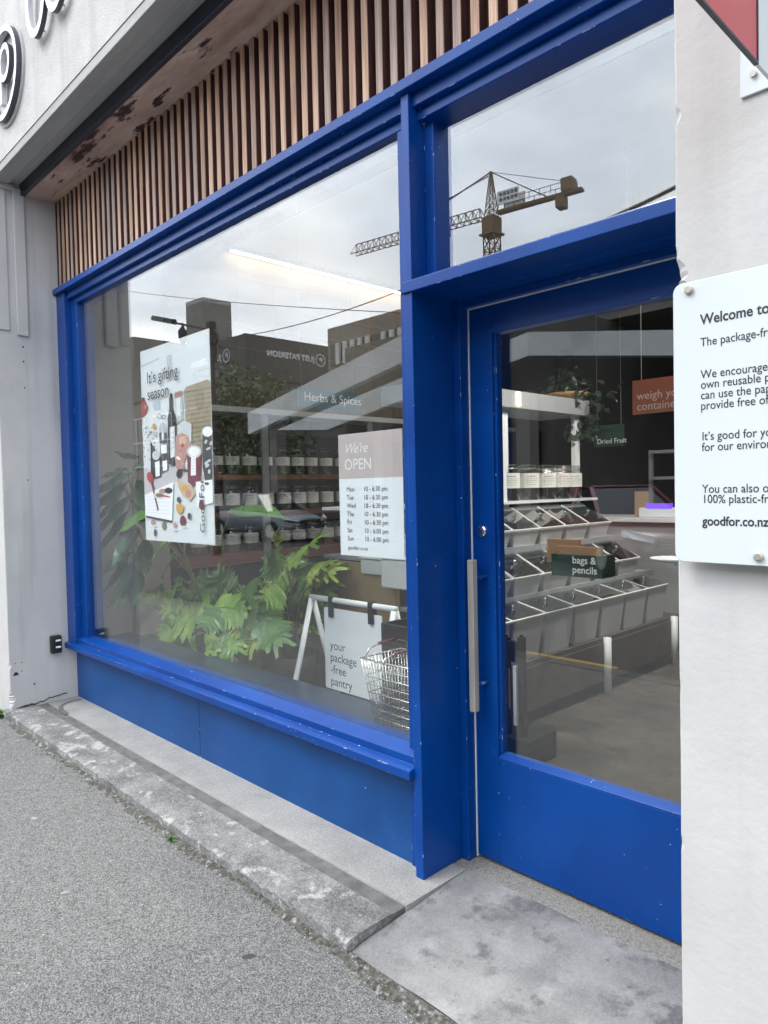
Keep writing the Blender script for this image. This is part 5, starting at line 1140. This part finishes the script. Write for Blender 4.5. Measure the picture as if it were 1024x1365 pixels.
# tower crane
cr = thing('tower_crane', 'brown lattice tower crane rising behind the parking building', 'crane', (-60.3, S-80, 0))
M0 = Vector((-60.3, S-80, 0)); dj = Vector((-.988, .153, 0)).normalized(); pj_ = Vector((-dj.y, dj.x, 0)); up = Vector((0, 0, 1))
zj_ = 37.3+CAMZ
mb = MB()
def lattice(mb, a, b, u, v, w1, h1, n, r):
    for i in range(n):
        p = a.lerp(b, i/n); q_ = a.lerp(b, (i+1)/n); mid = (p+q_)/2
        for s in (-1, 1):
            mb.bar(p+u*s*w1, q_+u*s*w1, r*1.4); mb.bar(p+u*s*w1, mid+v*h1, r); mb.bar(mid+v*h1, q_+u*s*w1, r)
        mb.bar(p+v*h1 if i else mid+v*h1, q_+v*h1 if i < n-1 else mid+v*h1, r*1.4); mb.bar(p-u*w1, p+u*w1, r)
def mast(mb, z0, z1, w_, n, r, w2=None):
    w2 = w2 or w_
    for i in range(n):
        a = z0+(z1-z0)*i/n; b = z0+(z1-z0)*(i+1)/n; wa = w_+(w2-w_)*i/n; wb_ = w_+(w2-w_)*(i+1)/n
        cs_ = [(-1, -1), (1, -1), (1, 1), (-1, 1)]
        P = [M0+dj*sx*wa+pj_*sy*wa+up*a for sx, sy in cs_]; Q = [M0+dj*sx*wb_+pj_*sy*wb_+up*b for sx, sy in cs_]
        for k in range(4):
            mb.bar(P[k], Q[k], r*1.5); mb.bar(P[k], Q[(k+1) % 4], r); mb.bar(P[(k+1) % 4], Q[k], r); mb.bar(P[k], P[(k+1) % 4], r)
mast(mb, 0, zj_-2.6, .85, 18, .10); mb.build('mast', crane_m, cr)
mb = MB(); mast(mb, zj_-.25, 43.4+CAMZ, .75, 7, .065, .10); mb.build('apex', crane_m, cr)
mb = MB(); mb.box(-.95, .95, -1.0, 1.0, -2.4, -.2, None, Matrix.Translation(M0+up*zj_)); mb.box(-1.25, 1.25, -1.25, 1.25, -2.65, -2.4, None, Matrix.Translation(M0+up*zj_)); mb.build('slewing_cab', crane_m, cr)
mb = MB(); lattice(mb, M0+dj*1.2+up*zj_, M0+dj*24.6+up*zj_, pj_, up, .7, 1.5, 20, .085); mb.build('jib', crane_m, cr)
mb = MB(); Mj = Matrix.Translation(M0+up*(zj_+.2)) @ Matrix(((dj.x, pj_.x, 0), (dj.y, pj_.y, 0), (0, 0, 1))).to_4x4()
mb.box(-13, -1, -.55, .55, -.18, .18, None, Mj)
for k in range(8):
    for s in (-.8, .8): mb.bar(Mj @ Vector((-12+k*1.5, s, .3)), Mj @ Vector((-12+k*1.5, s, 1.3)), .07)
for s in (-.8, .8): mb.bar(Mj @ Vector((-12, s, 1.3)), Mj @ Vector((-1.5, s, 1.3)), .07)
mb.build('counter_jib', crane_m, cr)
mb = MB(); mb.box(-11.9, -10.4, -.9, .9, .181, 1.8, None, Mj); mb.box(-10.7, -9.6, -.8, .8, -1.7, -.181, None, Mj); mb.build('counterweight', crane_m, cr, bevel=.05)
mb = MB(); mb.box(-4.6, -1.4, -1.0, -.9, .6, 2.4, None, Mj); mb.box(-4.6, -1.4, .9, 1.0, .6, 2.4, None, Mj); bp_ = mb.build('name_board', paper, cr)
mb = MB()
for yy in (-1.01, 1.01):
    for r_ in range(2):
        for k in range(5): mb.box(-4.4+k*.56, -4.0+k*.56, yy-.01, yy+.01, 1.0+.7*r_, 1.45+.7*r_, None, Mj)
mb.build('lettering', bldg_fascia, bp_)
apx = M0+up*(43.3+CAMZ); mb = MB()
mb.bar(apx, M0+dj*15+up*(zj_+1.5), .14); mb.bar(apx, Mj @ Vector((-8.2, 0, .3)), .14); mb.bar(apx, Mj @ Vector((-11.5, 0, 1.3)), .07); mb.build('pendant', crane_m, cr)
mb = MB(); p = M0+dj*8.0+up*(zj_-.5); mb.box(-.9, .9, -.8, .8, -.5, .3, None, Matrix.Translation(p)); mb.bar(p, p-up*2.6, .08); mb.lathe([(.1, .5), (.45, .2), (.45, -.3), (.1, -.7)], p-up*3.0, None, 10); mb.build('trolley', iron, cr)
# overhead cables
def cable(pts, r, label):
    mb = MB(); mb.tube(pts, r, seg=5); o = mb.build('overhead_cable', iron); tag(o, label, 'cable')
def span(a, b, sag, n=24):
    return [a.lerp(b, i/n)-Vector((0, 0, sag*4*(i/n)*(1-i/n))) for i in range(n+1)]
cable(span(mir(255, 450, 12), mir(600, 360, 9), .35), .012, 'thin overhead cable sagging above the road in front of the dark corner building')
cable(span(mir(560, 286, 9), mir(650, 232, 9.6), -.02), .01, 'short overhead cable passing in front of the crane')
cable(span(mir(700, 330, 7), mir(960, 212, 7), .06), .022, 'thick overhead cable to the right of the crane')
cable(span(mir(170, 388, 11), mir(560, 418, 9), .08), .008, 'faint overhead cable crossing the left of the window reflection')
